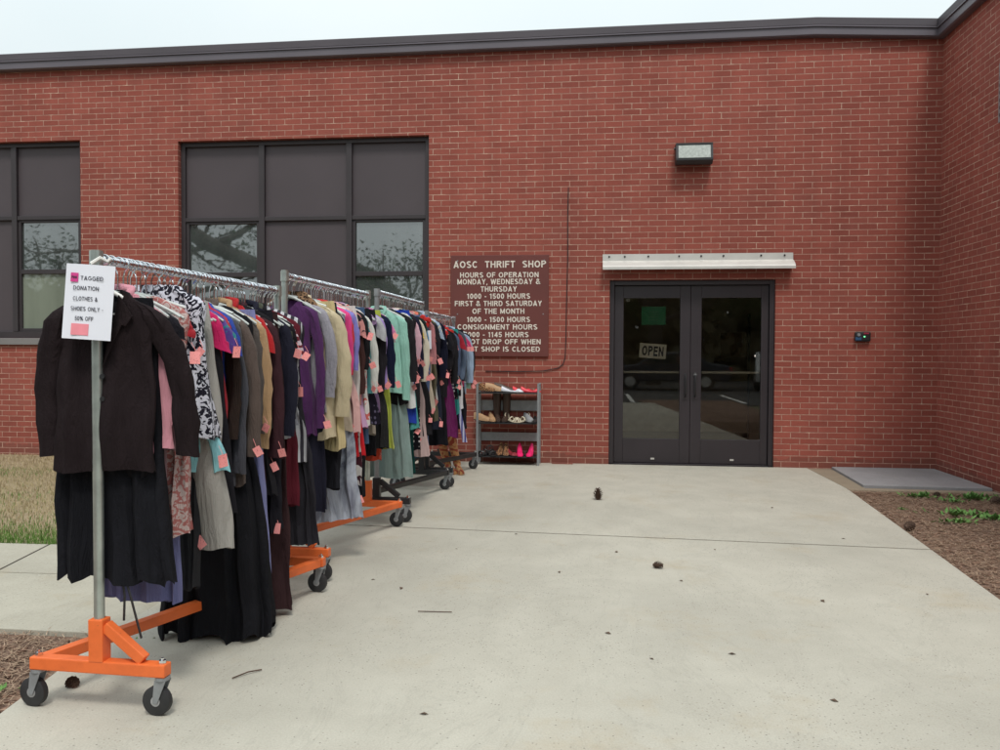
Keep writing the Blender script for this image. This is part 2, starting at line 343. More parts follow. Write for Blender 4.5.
def window(x0,x1,z0,z1,curtains):
    y=.10; f=MB(); fw_=.055; cols=[x0,x0+1.045,x1-1.0,x1] if x0>-6 else [x0,x0+1.05,x1-.95,x1]
    tz=2.94 if x0>-6 else 2.995
    wn=empty('window',(0,0,0)); wn.parent=bld
    # frame members
    for x in (x0+.001,x1-fw_-.001): f.box((x,y-.03,z0),(x+fw_,y+.08,z1))
    f.box((x0+fw_,y-.03,z1-fw_),(x1-fw_,y+.08,z1-.001)); f.box((x0+fw_,y-.03,z0+.001),(x1-fw_,y+.08,z0+fw_+.03))
    for x in cols[1:3]: f.box((x-.035,y-.035,z0+fw_+.031),(x+.035,y+.08,z1-fw_-.001))
    for i in range(3): 
        a=cols[i]+(.056 if i==0 else .036); b=cols[i+1]-(.056 if i==2 else .036)
        f.box((a,y-.028,tz-.025),(b,y+.08,tz+.025))
    f.build('frame',M['bronze'],wn,bevel=.004)
    for i in range(3):
        a=cols[i]+(.056 if i==0 else .036); b=cols[i+1]-(.056 if i==2 else .036)
        MB().box((a,y+.01,tz+.026),(b,y+.03,z1-fw_)).build('panel',M['panel'],wn)
        if i==1: MB().box((a,y+.01,z0+fw_+.03),(b,y+.03,tz-.026)).build('panel',M['panel'],wn)
        else:
            s=MB(); zb=z0+fw_+.032; zt=tz-.027; mz=tz-.68
            for xx in (a,b-.038): s.box((xx,y-.01,zb),(xx+.038,y+.05,zt))
            s.box((a+.039,y-.01,mz-.028),(b-.039,y+.05,mz+.028)); s.box((a+.039,y-.01,zb),(b-.039,y+.05,zb+.04)); s.box((a+.039,y-.01,zt-.028),(b-.039,y+.05,zt))
            s.build('sash',M['bronze'],wn,bevel=.003)
            MB().box((a+.03,y+.02,mz+.0),(b-.03,y+.028,zt-.01)).build('pane',M['pane'],wn)
            MB().box((a+.03,y+.02,zb+.02),(b-.03,y+.028,mz-.001)).build('pane',M['pane_curtain'] if curtains else M['pane'],wn)
    MB().box((x0-.0,-.035,z0-.085),(x1+.0,.07,z0-.001)).build('sill',M['sillc'],wn,bevel=.006)
    return wn
window(*W1,True); window(*W2,False)
# doors
fr=MB(); y=.09
for a,b in ((.171,.225),(1.995,2.049)): fr.box((a,y-.05,.0),(b,y+.10,2.154))
fr.box((.226,y-.05,2.10),(1.994,y+.10,2.154)); fr.box((.226,y-.06,-.02),(1.994,y+.10,.012))
fr.build('door_frame',M['doorm'],bld,bevel=.004)
def leaf(x0,x1,gx0,gx1,hx,lock,num):
    d=empty('door',(0,0,0)); d.parent=bld
    mb=MB(); a,b=x0,x1
    mb.box((a,y-.01,.016),(gx0,y+.04,2.096)); mb.box((gx1,y-.01,.016),(b,y+.04,2.096))
    mb.box((gx0+.0005,y-.01,.016),(gx1-.0005,y+.04,.30)); mb.box((gx0+.0005,y-.01,1.95),(gx1-.0005,y+.04,2.096))
    mb.build('door_rail',M['doorm'],d,bevel=.004)
    MB().box((gx0-.005,y+.012,.295),(gx1+.005,y+.02,1.955)).build('pane',M['dglass'],d)
    # pull handle
    h=MB(); h.box((hx-.032,y-.014,.76),(hx+.032,y-.011,1.14)); h.build('pull_plate',M['doorm'],d,bevel=.001)
    h=MB(); h.tube([(hx,y-.01,.80),(hx,y-.055,.82),(hx,y-.06,.86),(hx,y-.06,1.0),(hx,y-.055,1.04),(hx,y-.01,1.06)],.010,8); h.build('pull_handle',M['blackm'],d,smooth=True)
    if lock: MB().tube([(hx,y-.03,1.06),(hx,y-.008,1.06)],.02,14).build('lock',M['chrome'],d)
    cx=(gx0+gx1)/2+.02
    MB().box((cx-.022,y-.016,.055),(cx+.022,y-.0105,.075)).build('bolt_cover',M['alu'],d)
    pb=MB(); pb.tube([(gx0-.02,y+.10,1.08),(gx1+.02,y+.10,1.08)],.016,8); pb.build('push_bar',M['alu'],d)
leaf(.229,1.108,.335,.99,1.055,False,0); leaf(1.112,1.991,1.235,1.91,1.165,True,1)
# interior behind the doors
rm=MB(); X0,X1,Y0,Y1,Z1=-1.0,3.4,.31,4.2,2.7
rm.add([(X0,Y0,.005),(X1,Y0,.005),(X1,Y1,.005),(X0,Y1,.005)],[(0,1,2,3)]); rm.build('room_floor',M['roomfloor'],bld)
rm=MB(); rm.add([(X0,Y0,0),(X1,Y0,0),(X1,Y1,0),(X0,Y1,0),(X0,Y0,Z1),(X1,Y0,Z1),(X1,Y1,Z1),(X0,Y1,Z1)],[(2,3,7,6),(1,2,6,5),(3,0,4,7),(4,5,6,7)]); rm.build('room_wall',M['room'],bld)
nb=empty('notice_board',(1.9,3.0,0)); tag(nb,'tan notice board on legs standing inside behind the right door glass','notice board')
MB().box((-.42,-.02,.12),(.38,.02,1.05)).build('board',M['board'],nb,bevel=.004)
f=MB(); f.box((-.45,-.03,.0),(-.42,.03,1.9)); f.box((.38,-.03,.0),(.41,.03,1.9)); f.build('leg',M['blackm'],nb)
MB().box((-.02,-.02,1.25),(.34,.02,1.62)).build('picture',M['board'],nb)

# text: a plain heavy sans alphabet drawn as strokes
def arc(cx,cy,rx,ry,a0,a1,n=8): return [(cx+rx*math.cos(rad(a0+(a1-a0)*i/n)),cy+ry*math.sin(rad(a0+(a1-a0)*i/n))) for i in range(n+1)]
def glyphs(t):
    l=t/2; T=1-l; m=.5
    def G(w,*st): return (w,st)
    def ell(w): return arc(w/2,m,w/2-l,m-l,90,-270,22)
    g={' ':G(.30),
    'A':G(.74,[(l*.9,0),(.37,1-l*.4),(.74-l*.9,0)],[(.17,.27),(.57,.27)]),
    'C':G(.74,arc(.38,m,.38-l,m-l,42,318,18)),
    'D':G(.72,[(l,l),(.34,l)]+arc(.36,m,.36-l,m-l,-90,90,12)+[(.34,T),(l,T),(l,l*.2)]),
    'E':G(.62,[(.62,T),(l,T),(l,l),(.62,l)],[(l,.52),(.58,.52)]),
    'F':G(.60,[(.60,T),(l,T),(l,0)],[(l,.50),(.56,.50)]),
    'G':G(.78,arc(.39,m,.39-l,m-l,45,325,18)[:-1]+[(.78-l,.22),(.78-l,.46),(.44,.46)]),
    'H':G(.70,[(l,0),(l,1)],[(.70-l,0),(.70-l,1)],[(l,.52),(.70-l,.52)]),
    'I':G(t*1.05,[(t*.52,0),(t*.52,1)]),
    'K':G(.72,[(l,0),(l,1)],[(l,.36),(.66,1)],[(.28,.56),(.68,0)]),
    'L':G(.58,[(l,1),(l,l),(.58,l)]),
    'M':G(.84,[(l,0),(l,1-l*.6),(.42,.14),(.84-l,1-l*.6),(.84-l,0)]),
    'N':G(.72,[(l,0),(l,1-l*.7),(.72-l,l*.7),(.72-l,1)]),
    'O':G(.80,ell(.80)),
    'P':G(.66,[(l,0),(l,T),(.40,T)]+arc(.38,.73,.28-l,.27-l,90,-90,10)+[(l,.46)]),
    'R':G(.70,[(l,0),(l,T),(.42,T)]+arc(.40,.74,.28-l,.26-l,90,-90,10)+[(l,.48)],[(.40,.48),(.64,0)]),
    'S':G(.68,arc(.34,.735,.34-l,.265-l,35,90,4)+arc(.34,.735,.34-l,.265-l,100,262,9)+arc(.34,.265,.34-l,.265-l,85,-90,9)+arc(.34,.265,.34-l,.265-l,-100,-150,4)),
    'T':G(.64,[(0,T),(.64,T)],[(.32,T),(.32,0)]),
    'U':G(.70,[(l,1),(l,.34)]+arc(.35,.34,.35-l,.34-l,180,360,12)+[(.70-l,1)]),
    'V':G(.70,[(l*.8,1),(.35,l*.5),(.70-l*.8,1)]),
    'W':G(1.0,[(l*.8,1),(.27,l*.5),(.50,.9),(.73,l*.5),(1-l*.8,1)]),
    'Y':G(.70,[(l*.8,1),(.35,.46),(.70-l*.8,1)],[(.35,.46),(.35,0)]),
    '0':G(.60,arc(.30,m,.30-l,m-l,90,-270,20)),
    '1':G(.40,[(.04,.76),(.26,1-l),(.26,0)]),
    '3':G(.60,arc(.29,.74,.27-l,.26-l,160,-80,10)+arc(.29,.27,.30-l,.27-l,80,-160,10)),
    '4':G(.62,[(.46,0),(.46,1-l*.8),(l,.28),(.62,.28)]),
    '5':G(.60,[(.55,T),(.15,T),(.11,.52)]+arc(.29,.33,.30-l,.33-l,115,-155,12)),
    '&':G(.80,[(.78,l*.3),(.22,.72)]+arc(.36,.78,.17,.22-l,200,-20,9)+[(.44,.60),(.16,.40)]+arc(.34,.27,.34-l,.27-l,140,290,8)+[(.72,.46)]),
    '-':G(.36,[(.02,.40),(.34,.40)]), ',':G(.20,[(.13,.12),(.05,-.16)]),
    '%':G(.95,[(.24,0),(.71,1)],arc(.20,.76,.14,.18,90,-270,10),arc(.75,.24,.14,.18,90,-270,10))}
    return g
def text_mesh(s,size_h,width,m,parent,name,loc,ext=.002,t=.175,gap=.15):
    G=glyphs(t); x=0; words=[[]]
    for ch in s:
        w_,st=G[ch]
        if ch==' ' and words[-1]: words.append([])
        words[-1]+=[[(x+px,py) for px,py in q] for q in st]; x+=w_+gap
    tot=x-gap; sx=width/tot; sz=size_h
    def split(q):
        out=[[q[0]]]
        for i in range(1,len(q)):
            out[-1].append(q[i])
            if i<len(q)-1:
                a1=math.atan2(q[i][1]-q[i-1][1],q[i][0]-q[i-1][0]); a2=math.atan2(q[i+1][1]-q[i][1],q[i+1][0]-q[i][0]); d=abs((a2-a1+math.pi)%(2*math.pi)-math.pi)
                if d>rad(98):
                    # run both arms a little past the apex
                    L_=math.hypot(q[i][0]-q[i-1][0],q[i][1]-q[i-1][1]); k_=t*.25/L_
                    out[-1][-1]=(q[i][0]+(q[i][0]-q[i-1][0])*k_,q[i][1]+(q[i][1]-q[i-1][1])*k_)
                    L_=math.hypot(q[i][0]-q[i+1][0],q[i][1]-q[i+1][1]); k_=t*.25/L_
                    out.append([(q[i][0]+(q[i][0]-q[i+1][0])*k_,q[i][1]+(q[i][1]-q[i+1][1])*k_)])
        return out
    words=[[p for q in w_ for p in split(q)] for w_ in words]
    for strokes in words:
      if not strokes: continue
      mb=MB()
      for k,q in enumerate(strokes):
          closed=math.hypot(q[0][0]-q[-1][0],q[0][1]-q[-1][1])<1e-4
          if closed: q=q[:-1]
          n=len(q); Lf=[]; Rt=[]
          for i,p in enumerate(q):
              a=q[(i-1)%n] if (closed or i>0) else None; c=q[(i+1)%n] if (closed or i<n-1) else None
              def nrm(u,v):
                  dx,dy=v[0]-u[0],v[1]-u[1]; d=math.hypot(dx,dy) or 1; return (-dy/d,dx/d)
              ns=[nrm(a,p)] if a else []
              if c: ns.append(nrm(p,c))
              nx=sum(v[0] for v in ns)/len(ns); ny=sum(v[1] for v in ns)/len(ns); d2=max(.50,nx*nx+ny*ny); nx/=d2; ny/=d2
              Lf.append((p[0]+nx*t/2,p[1]+ny*t/2)); Rt.append((p[0]-nx*t/2,p[1]-ny*t/2))
          e=ext+(k%5)*.00012; vs=[]
          for (lx,ly),(rx,ry) in zip(Lf,Rt):
              for px,py in ((lx,ly),(rx,ry)):
                  X=(px-tot/2)*sx; Z=(py-.5)*sz; vs+=[(X,-e,Z),(X,0,Z)]
          fs=[]
          for i in range(n if closed else n-1):
              j=((i+1)%n)*4; i4=i*4; fs+=[(i4,j,j+2,i4+2),(i4+1,i4+3,j+3,j+1),(i4,i4+1,j+1,j),(i4+2,j+2,j+3,i4+3)]
          if not closed: fs+=[(0,2,3,1),((n-1)*4,(n-1)*4+1,(n-1)*4+3,(n-1)*4+2)]
          mb.add(vs,fs)
      mb.build(name,m,parent,loc=loc)

# hours sign
sg=empty('hours_sign',(-1.125,-.02,1.26)); tag(sg,'maroon wall sign listing the thrift shop opening hours in pale lettering','sign')
MB().box((-.583,-.012,0),(.583,.018,1.195)).build('panel',M['signred'],sg,bevel=.003)
lines=[("AOSC  THRIFT  SHOP",2.347,-1.673,-.574,.080),("HOURS OF OPERATION",2.222,-1.595,-.661,.062),("MONDAY, WEDNESDAY &",2.143,-1.627,-.642,.064),("THURSDAY",2.056,-1.348,-.918,.062),("1000 - 1500 HOURS",1.972,-1.511,-.759,.062),("FIRST & THIRD SATURDAY",1.886,-1.657,-.622,.062),("OF THE MONTH",1.795,-1.446,-.827,.062),("1000 - 1500 HOURS",1.696,-1.511,-.759,.062),("CONSIGNMENT HOURS",1.608,-1.624,-.672,.062),("1000 - 1145 HOURS",1.518,-1.535,-.775,.062),("DO NOT DROP OFF WHEN",1.434,-1.673,-.633,.060),("THRIFT SHOP IS CLOSED",1.347,-1.661,-.642,.060)]
for s,z,a,b,h in lines: text_mesh(s,h,b-a,M['signtxt'],sg,'lettering',((a+b)/2+1.125,-.0125,z-1.26))
for x,z in ((-.5,.5),(.52,.5),(-.5,1.13),(.53,1.13)): MB().tube([(x,-.017,z),(x,-.0125,z)],.008,8).build('screw',M['steelgrey'],sg)
# door signs
os_=empty('open_sign',(.679,.118,1.33)); os_.rotation_euler=(0,rad(4),0); tag(os_,'white card reading OPEN in black letters on the left door glass','sign')
MB().box((-.155,-.003,-.085),(.155,.001,.085)).build('card',simple('white_card',(.9,.9,.86),.7),os_); text_mesh('OPEN',.115,.25,M['ink'],os_,'lettering',(0,-.0035,0),ext=.001,t=.20)
gp=empty('green_notice',(.685,.116,1.745)); tag(gp,'green printed notice taped high on the left door glass','notice')
MB().box((-.14,-.002,-.108),(.14,.001,.108)).build('sheet',M['green'],gp)
q=MB(); 
for z in (.045,.015,-.015,-.05): q.box((-.06,-.004,z-.004),(.06,-.0025,z+.004))
q.build('print',M['greenline'],gp)
dn=empty('door_number',(.385,.118,1.93)); tag(dn,'tiny white number 45 at the top corner of the left door','number')
text_mesh('45',.035,.045,M['white'],dn,'lettering',(0,-.006,0))
# awning
aw=empty('door_awning',(1.16,0,2.26)); tag(aw,'pale aluminium rain hood fixed to the bricks above the double doors','awning')
prof=[(-.003,.195),(-.014,.195),(-.014,.118),(-.05,.105),(-.10,.078),(-.135,.050),(-.150,.034),(-.150,.004),(-.143,.004),(-.141,.030),(-.10,.068),(-.05,.096),(-.012,.108),(-.003,.108)]
MB().loft([[(x,py,pz) for py,pz in prof] for x in (-1.075,1.075)]).build('hood',M['alu'],aw)
for x in (-1.0,-.82,-.55,-.2,.05,.3,.72,.98): MB().tube([(x,-.022,.165),(x,-.0145,.165)],.011,8).build('bolt',M['blackm'],aw)
# wall light
wlg=empty('wall_light',(1.105,0,3.45)); tag(wlg,'black box floodlight with frosted glass mounted high above the doors','wall light')
def wp(x): return [(x,-.004,.02),(x,-.13,.0),(x,-.19,.035),(x,-.155,.235),(x,-.004,.245)]
MB().loft([wp(-.205),wp(.205)]).build('housing',M['blackp'],wlg,bevel=.006)
def lensp(x): 
    return [(x,-.184,.062),(x,-.192,.062),(x,-.1665,.208),(x,-.158,.208)]
MB().loft([lensp(-.178),lensp(.178)]).build('lens',M['lampglass'],wlg)
fr=MB()
for x in (-.192,.192): fr.beam((x,-.186,.05),(x,-.159,.222),.026,.016,up=(0,-1,.1))
fr.beam((-.205,-.189,.046),(.205,-.189,.046),.016,.022); fr.beam((-.205,-.162,.222),(.205,-.162,.222),.016,.022)
fr.build('lens_frame',M['blackp'],wlg)
MB().tube([(-.22,-.09,.19),(-.205,-.09,.19)],.014,8).build('knob',M['blackm'],wlg)
# intercom
ic=empty('door_sensor',(3.0,0,1.5)); tag(ic,'small black keypad box with a green light, alone on the bricks','keypad')
MB().box((-.085,-.055,-.055),(.085,-.003,.055)).build('body',M['blackp'],ic,bevel=.018)
MB().tube([(-.05,-.07,.02),(-.05,-.054,.02)],.018,12).build('dial',M['steelgrey'],ic)
MB().box((-.085,-.06,-.04),(-.02,-.0555,-.005)).build('blue_strip',simple('blue_plastic',(.03,.09,.18),.4),ic)
MB().box((.005,-.06,.028),(.06,-.0555,.045)).build('red_strip',simple('red_plastic',(.3,.02,.05),.4),ic)
t=NT('green_led'); e=t.n('ShaderNodeEmission',inp={0:(.2,1,.4,1),1:1.4}); t.t.links.new(e.outputs[0],t.o.inputs[0])
MB().tube([(.012,-.066,.0),(.012,-.054,.0)],.008,8).build('led',t.m,ic)
# cable
tag(MB().tube([(-.318,-.008,3.24),(-.325,-.010,2.9),(-.322,-.009,2.4),(-.332,-.010,1.9),(-.337,-.009,1.45),(-.345,-.010,1.25),(-.37,-.012,1.17),(-.43,-.012,1.125),(-.6,-.012,1.09),(-.9,-.012,1.08),(-1.29,-.01,1.085)],.005,6).build('cable',M['blackp'],smooth=True),'thin black cable running down the bricks and under the hours sign','cable')
# side wall vent
vt=empty('wall_vent',(3.82,-1.70,3.5)); tag(vt,'grey metal vent high on the right hand wing wall at the picture edge','vent')
MB().box((-.03,-.33,0),(-.003,.33,.56)).build('frame',M['steelgrey'],vt,bevel=.005)
for k in range(7): MB().box((-.04,-.29,.05+k*.07),(-.031,.29,.08+k*.07)).build('slat',M['fascia_top'],vt)
# brick block in the pavement edge
tag(MB().box((-.493,-.085,-.04),(-.245,-.003,.012)).build('brick_block',M['brick'],bevel=.004),'small brick red block at the wall base between shoe rack and doors','block')

# ---------------------------------------------------------------- clothes racks
def make_rack(name,label,near,far,rail_z,pole_z,mbase,mpole,hw=.245):
    n=Vector((near[0],near[1],0)); f_=Vector((far[0],far[1],0)); Ln=(f_-n).length; ang=math.atan2((f_-n).y,(f_-n).x)-math.pi/2
    o=empty(name,n,ang); tag(o,label,'clothes rack','clothes racks in a line')
    zb=.142; h=.046
    for yy,nm in ((0,0),(Ln,1)):
        MB().box((-hw-.02,yy-.024,zb),(hw+.02,yy+.024,zb+h)).build('crossbar',mbase,o,bevel=.005)
        s=-1 if nm else 1
        MB().box((-.028,yy-.026,zb+h-.004),(.028,yy+.026,zb+h+.15)).build('socket',mbase,o,bevel=.004)
        MB().beam((s*.026,yy,zb+h+.125),(s*.175,yy,zb+h+.008),.038,.036,up=(0,1,0)).build('brace',mbase,o,bevel=.004)
        MB().tube([(0,yy,zb+h+.10),(0,yy,pole_z)],.0185,14).build('pole',mpole,o,smooth=True)
        MB().tube([(0,yy-.03*(1 if nm==0 else -1)*0,rail_z-.028),(0,yy,rail_z+.028)],.0235,14).build('collar',mpole,o,smooth=True)
        for sx in (-1,1):
            c=MB(); x=sx*hw
            c.tube([(x,yy,zb-.012),(x,yy,zb-.001)],.026,12)
            for q in (-1,1): c.add([(x+q*.016,yy-.022,zb-.012),(x+q*.019,yy-.022,zb-.012),(x+q*.019,yy+.022,zb-.012),(x+q*.016,yy+.022,zb-.012),(x+q*.016,yy+.012,.046),(x+q*.019,yy+.012,.046),(x+q*.019,yy+.030,.046),(x+q*.016,yy+.030,.046)],[(0,1,2,3),(4,5,6,7),(0,1,5,4),(1,2,6,5),(2,3,7,6),(3,0,4,7)])
            co=c.build('caster',M['steelgrey'],o)
            a=R.uniform(1.25,1.75)
            w_=MB(); ctr=Vector((x,yy+.021,.053))
            w_.tube([ctr+Vector((-.0135,0,0)),ctr+Vector((-.011,0,0)),ctr+Vector((.011,0,0)),ctr+Vector((.0135,0,0))],[.047,.053,.053,.047],26)
            w_.build('tyre',M['rubber'],co,smooth=True)
            MB().tube([ctr+Vector((-.0150,0,0)),ctr+Vector((.0150,0,0))],.018,14).build('hub',M['hub'],co)
            # swing the caster
            piv=Matrix.Translation((x,yy,0)); rm_=piv@Matrix.Rotation(a,4,'Z')@piv.inverted(); co.data.transform(rm_)
            for ch in co.children: ch.data.transform(rm_)
            nb_=MB(); nb_.tube([(x,yy,zb+h),(x,yy,zb+h+.012)],.013,6); nb_.tube([(x,yy,zb+h+.012),(x,yy,zb+h+.02)],.006,6); nb_.build('bolt',M['chrome'],o)
    MB().beam((-hw+.01,.024,zb+h/2),(hw-.01,Ln-.024,zb+h/2),.044,.042).build('base_beam',mbase,o,bevel=.004)
    MB().tube([(0,.0,rail_z),(0,Ln,rail_z)],.0165,14).build('rail',M['chrome'],o,smooth=True)
    return o,ang,Ln,rail_z
racks=[make_rack('clothes_rack','nearest clothes rack, orange wheeled base with grey pole carrying the paper notice',(-1.77,-7.01),(-1.71,-5.46),1.63,1.66,M['orange'],M['galv']),
 make_rack('clothes_rack','second clothes rack from the viewer, orange base and taller grey pole',(-1.75,-5.25),(-1.69,-3.73),1.73,1.765,M['orange'],M['galv']),
 make_rack('clothes_rack','third clothes rack from the viewer, with black wheeled base and tall chrome rail',(-1.66,-3.58),(-1.63,-2.05),1.76,1.785,M['blackm'],M['steelgrey']),
 make_rack('clothes_rack','farthest and lowest clothes rack, black base, beside the shoe rack',(-1.62,-1.88),(-1.57,-.62),1.68,1.70,M['blackm'],M['steelgrey'])]

# ---- hangers
def hanger_meshes(mp):
    hk=MB(); pts=[(0,0,0.0-.10)]
    for k in range(0,11):
        a=rad(-70+k*27); pts.append((.024*math.cos(a)*1.0,0,.024*math.sin(a)-.004))
    pts=[(0,0,-.115),(0,0,-.05)]+pts[1:]
    hk.tube(pts,.0030,6)
    bd=MB(); prev=None
    L_=[(-.195,0,-.205),(-.16,0,-.182),(-.10,0,-.150),(-.04,0,-.120),(0,0,-.108),(.04,0,-.120),(.10,0,-.150),(.16,0,-.182),(.195,0,-.205)]
    bd.tube(L_,[.005,.006,.007,.008,.010,.008,.007,.006,.005],8); bd.tube([(-.17,0,-.190),(0,0,-.196),(.17,0,-.190)],.0035,6)
    return hk,bd
def hanger(label,group,mp):
    h=empty('clothes_hanger'); tag(h,label,'hanger',group); hk,bd=hanger_meshes(mp)
    hk.build('hook',M['chrome'],h,smooth=True); bd.build('arms',mp,h,smooth=True); return h
hproto=None
def rack_pt(r,s,z,x=0):
    o,ang,Ln,_=racks[r]; m_=Matrix.Rotation(ang,3,'Z'); return Vector(o.location)+m_@Vector((x,s,z))
used_h=False
def place_hanger(r,s,extra=0):
    global hproto,used_h
    names=['nearest','second','third','farthest']
    if hproto is None: hproto=hanger('x x x x','g',M['hangclear']); h=hproto
    else: h=copy_tree(hproto)
    h['label']=f'one of the clear plastic hangers crowding the rail of the {names[r]} clothes rack'
    h['group']=f'clear hangers on the {names[r]} rack'
    rz=racks[r][3]; h.location=rack_pt(r,s,rz-.0); h.rotation_euler=(R.uniform(-.02,.02),R.uniform(-.04,.04),racks[r][1]+R.uniform(-.12,.12)+(math.pi if R.random()<.3 else 0)); return h

# ---- fabrics
FAB={}
def fabric(c,pat=None,c2=None,rough=.9):
    key=(c,pat,c2)
    if key in FAB: return FAB[key]
    t=NT('fabric'); co=t.co(); 
    def des(q):
        if not q: return q
        if max(q)<=1: return tuple(x*.95 for x in q)
        g_=sum(q)/3; return tuple(g_+(x-g_)*.90 for x in q)
    c=des(c); c2=des(c2)
    A=lin(c) if max(c)>1 else tuple(c)+(1,); B=(lin(c2) if c2 else A)
    def sp(scale): return t.n('ShaderNodeVectorMath',operation='MULTIPLY',inp={0:co,1:scale}).outputs[0]
    nz=t.noise(5,co,4)
    col=t.mix(nz,tuple(x*.82 for x in A[:3])+(1,),tuple(min(1,x*1.16) for x in A[:3])+(1,))
    if pat=='floral':
        f=t.noise(34,co,2,.5,1.6); col=t.mix(t.ramp(f,[(.49,(0,0,0)),(.51,(1,1,1))]),col,B)
    elif pat=='print':
        f=t.noise(16,co,2,.5,1.2); col=t.mix(t.ramp(f,[(.55,(0,0,0)),(.57,(1,1,1))]),col,B)
    elif pat=='leopard':
        v=t.n('ShaderNodeTexVoronoi',inp={'Vector':co,'Scale':75.}).outputs['Distance']; col=t.mix(t.ramp(v,[(.15,(.0,.0,.0)),(.26,(1,1,1)),(.42,(1,1,1)),(.55,(0,0,0))]),col,B)
    elif pat=='dots':
        v=t.n('ShaderNodeTexVoronoi',inp={'Vector':co,'Scale':26.,'Randomness':.25}).outputs['Distance']; col=t.mix(t.math('LESS_THAN',v,.26),col,B)
    elif pat in('hstripe','vstripe','zigzag'):
        w_=t.n('ShaderNodeTexWave',wave_type='BANDS',bands_direction='Z' if pat!='vstripe' else 'X',inp={'Vector':co,'Scale':9.,'Distortion':3. if pat=='zigzag' else .3,'Detail Scale':3.}).outputs['Fac']; col=t.mix(t.ramp(w_,[(.48,(0,0,0)),(.52,(1,1,1))]),col,B)
    elif pat=='smoke':
        f=t.noise(2.6,sp((2.2,2.2,.9)),4,.6,1.2); col=t.mix(t.ramp(f,[(.45,(0,0,0)),(.66,(1,1,1))]),col,B)
    elif pat=='bigflower':
        f=t.noise(9,co,2,.5,2.); col=t.mix(t.ramp(f,[(.5,(0,0,0)),(.53,(1,1,1))]),col,B)
    elif pat=='hemflower':
        f=t.noise(12,co,2,.5,2.2); z=t.n('ShaderNodeSeparateXYZ',inp={0:co}).outputs[2]
        col=t.mix(t.math('MULTIPLY',t.ramp(f,[(.5,(0,0,0)),(.53,(1,1,1))]),t.math('LESS_THAN',z,-.93)),col,B)
    elif pat=='knit':
        f=t.noise(80,co,2); col=t.mix(f,col,B)
    elif pat=='denim':
        f=t.noise(9,co,5,.7); col=t.mix(f,col,B)
    cr=t.noise(8,sp((2.6,2.6,.55)),6,.65,.9); wv=t.noise(260,co,1)
    h=t.math('ADD',cr,t.math('MULTIPLY',wv,.08))
    FAB[key]=t.out(col,rough,0,t.bump(h,.75,.035),Sheen_Weight=.08 if sum(A[:3])>.15 else .0,Specular_IOR_Level=.12)
    FAB[key].name='fabric_'+(pat or 'plain'); return FAB[key]

# ---- garment meshes. local frame: origin = rail, x across, y along the rail, z up
def body_mesh(g,rng):
    L=g['len']; top=-.115; kind=g['form']; th=g.get('th',.045); sw_=g.get('sw',.195); hemw=g.get('hemw',.20); nfold=g.get('fold',3)
    rows=[]
    if kind=='bottom':
        top=-.13; tw=g.get('tw',.165)
        rows=[(0,tw,.010),(.03,tw+.005,.014),(.10,tw+.012,.022)]; n=20; base=.10
        hw1=tw+.012
    else:
        cp=g.get('neckw',.06)
        rows=[(0,cp,.012),(.010,cp+.03,.018),(.030,sw_*.62,.022),(.050,sw_*.85,.025),(.075,sw_*.97,.028),(.11,sw_*.98,.032),(.17,sw_*.93,.036)]; n=22; base=.17
        hw1=sw_*.93
    waist=g.get('waist',None)
    for i in range(1,n+1):
        u=i/n; d=base+(L-base)*u
        w=hw1+(hemw-hw1)*u
        if waist: 
            wu=(.42-base)/(L-base); w+= (waist-w)*math.exp(-((u-wu)/.22)**2)
        t_=.030+(th-.030)*min(1,u*1.4)
        rows.append((d,w,t_))
    NU=72; sd0=rng.uniform(0,90); rings=[]; f3=rng.uniform(4.5,7.5); ph3=rng.uniform(0,6.3); ph=rng.uniform(0,6.3); ph2=rng.uniform(0,6.3); sway=rng.uniform(-.02,.02); swx=g.get('swx',0)
    for (d,w,t_) in rows:
        u=max(0,(d-.12)/max(.05,L-.12)); amp=g.get('amp',.013)*(.15+.85*u); ring=[]
        for k in range(NU):
            a=2*math.pi*k/NU; c_,s_=math.cos(a),math.sin(a)
            x=w*math.copysign(abs(c_)**.8,c_); yy=t_*math.copysign(abs(s_)**.75,s_)
            yy+=amp*math.sin(nfold*math.pi*x/max(w,.05)+ph+u*.8)+amp*.5*math.sin(nfold*2.3*math.pi*x/max(w,.05)+ph2-u)
            yy+=amp*.24*math.sin(f3*math.pi*x/max(w,.05)*1.6+ph3+u*1.5)*(1 if s_<0 else .8)
            x+=amp*.55*math.sin(a*nfold*2+ph2+u*2)
            nv=mnoise.noise(Vector((x*5.5+sd0,d*2.6,s_*.6))); nv2=mnoise.noise(Vector((x*14+sd0,d*6.5,s_*1.5+9)))
            yy+=(nv*.030+nv2*.010)*min(1,d*3); x+=mnoise.noise(Vector((sd0+7,d*4.2,c_*1.2)))*.016*min(1,d*4)+mnoise.noise(Vector((sd0,d*11,c_*1.5)))*.005
            z=top-d
            if kind!='bottom' and s_<0 and g.get('vneck'):
                nwv=.075; 
                if abs(x)<nwv: z=min(z,top-g['vneck']*(1-abs(x)/nwv))
            if d>=L-.001: z+=g.get('hemwave',.007)*math.sin(nfold*1.7*a+ph)+.022*mnoise.noise(Vector((x*4+sd0,s_*.5,3)))+.0015*rng.uniform(-1,1)
            ring.append((x+swx*u*u,yy+sway*u,z))
        rings.append(ring)
    mb=MB(); mb.loft(rings,cap=False); return mb
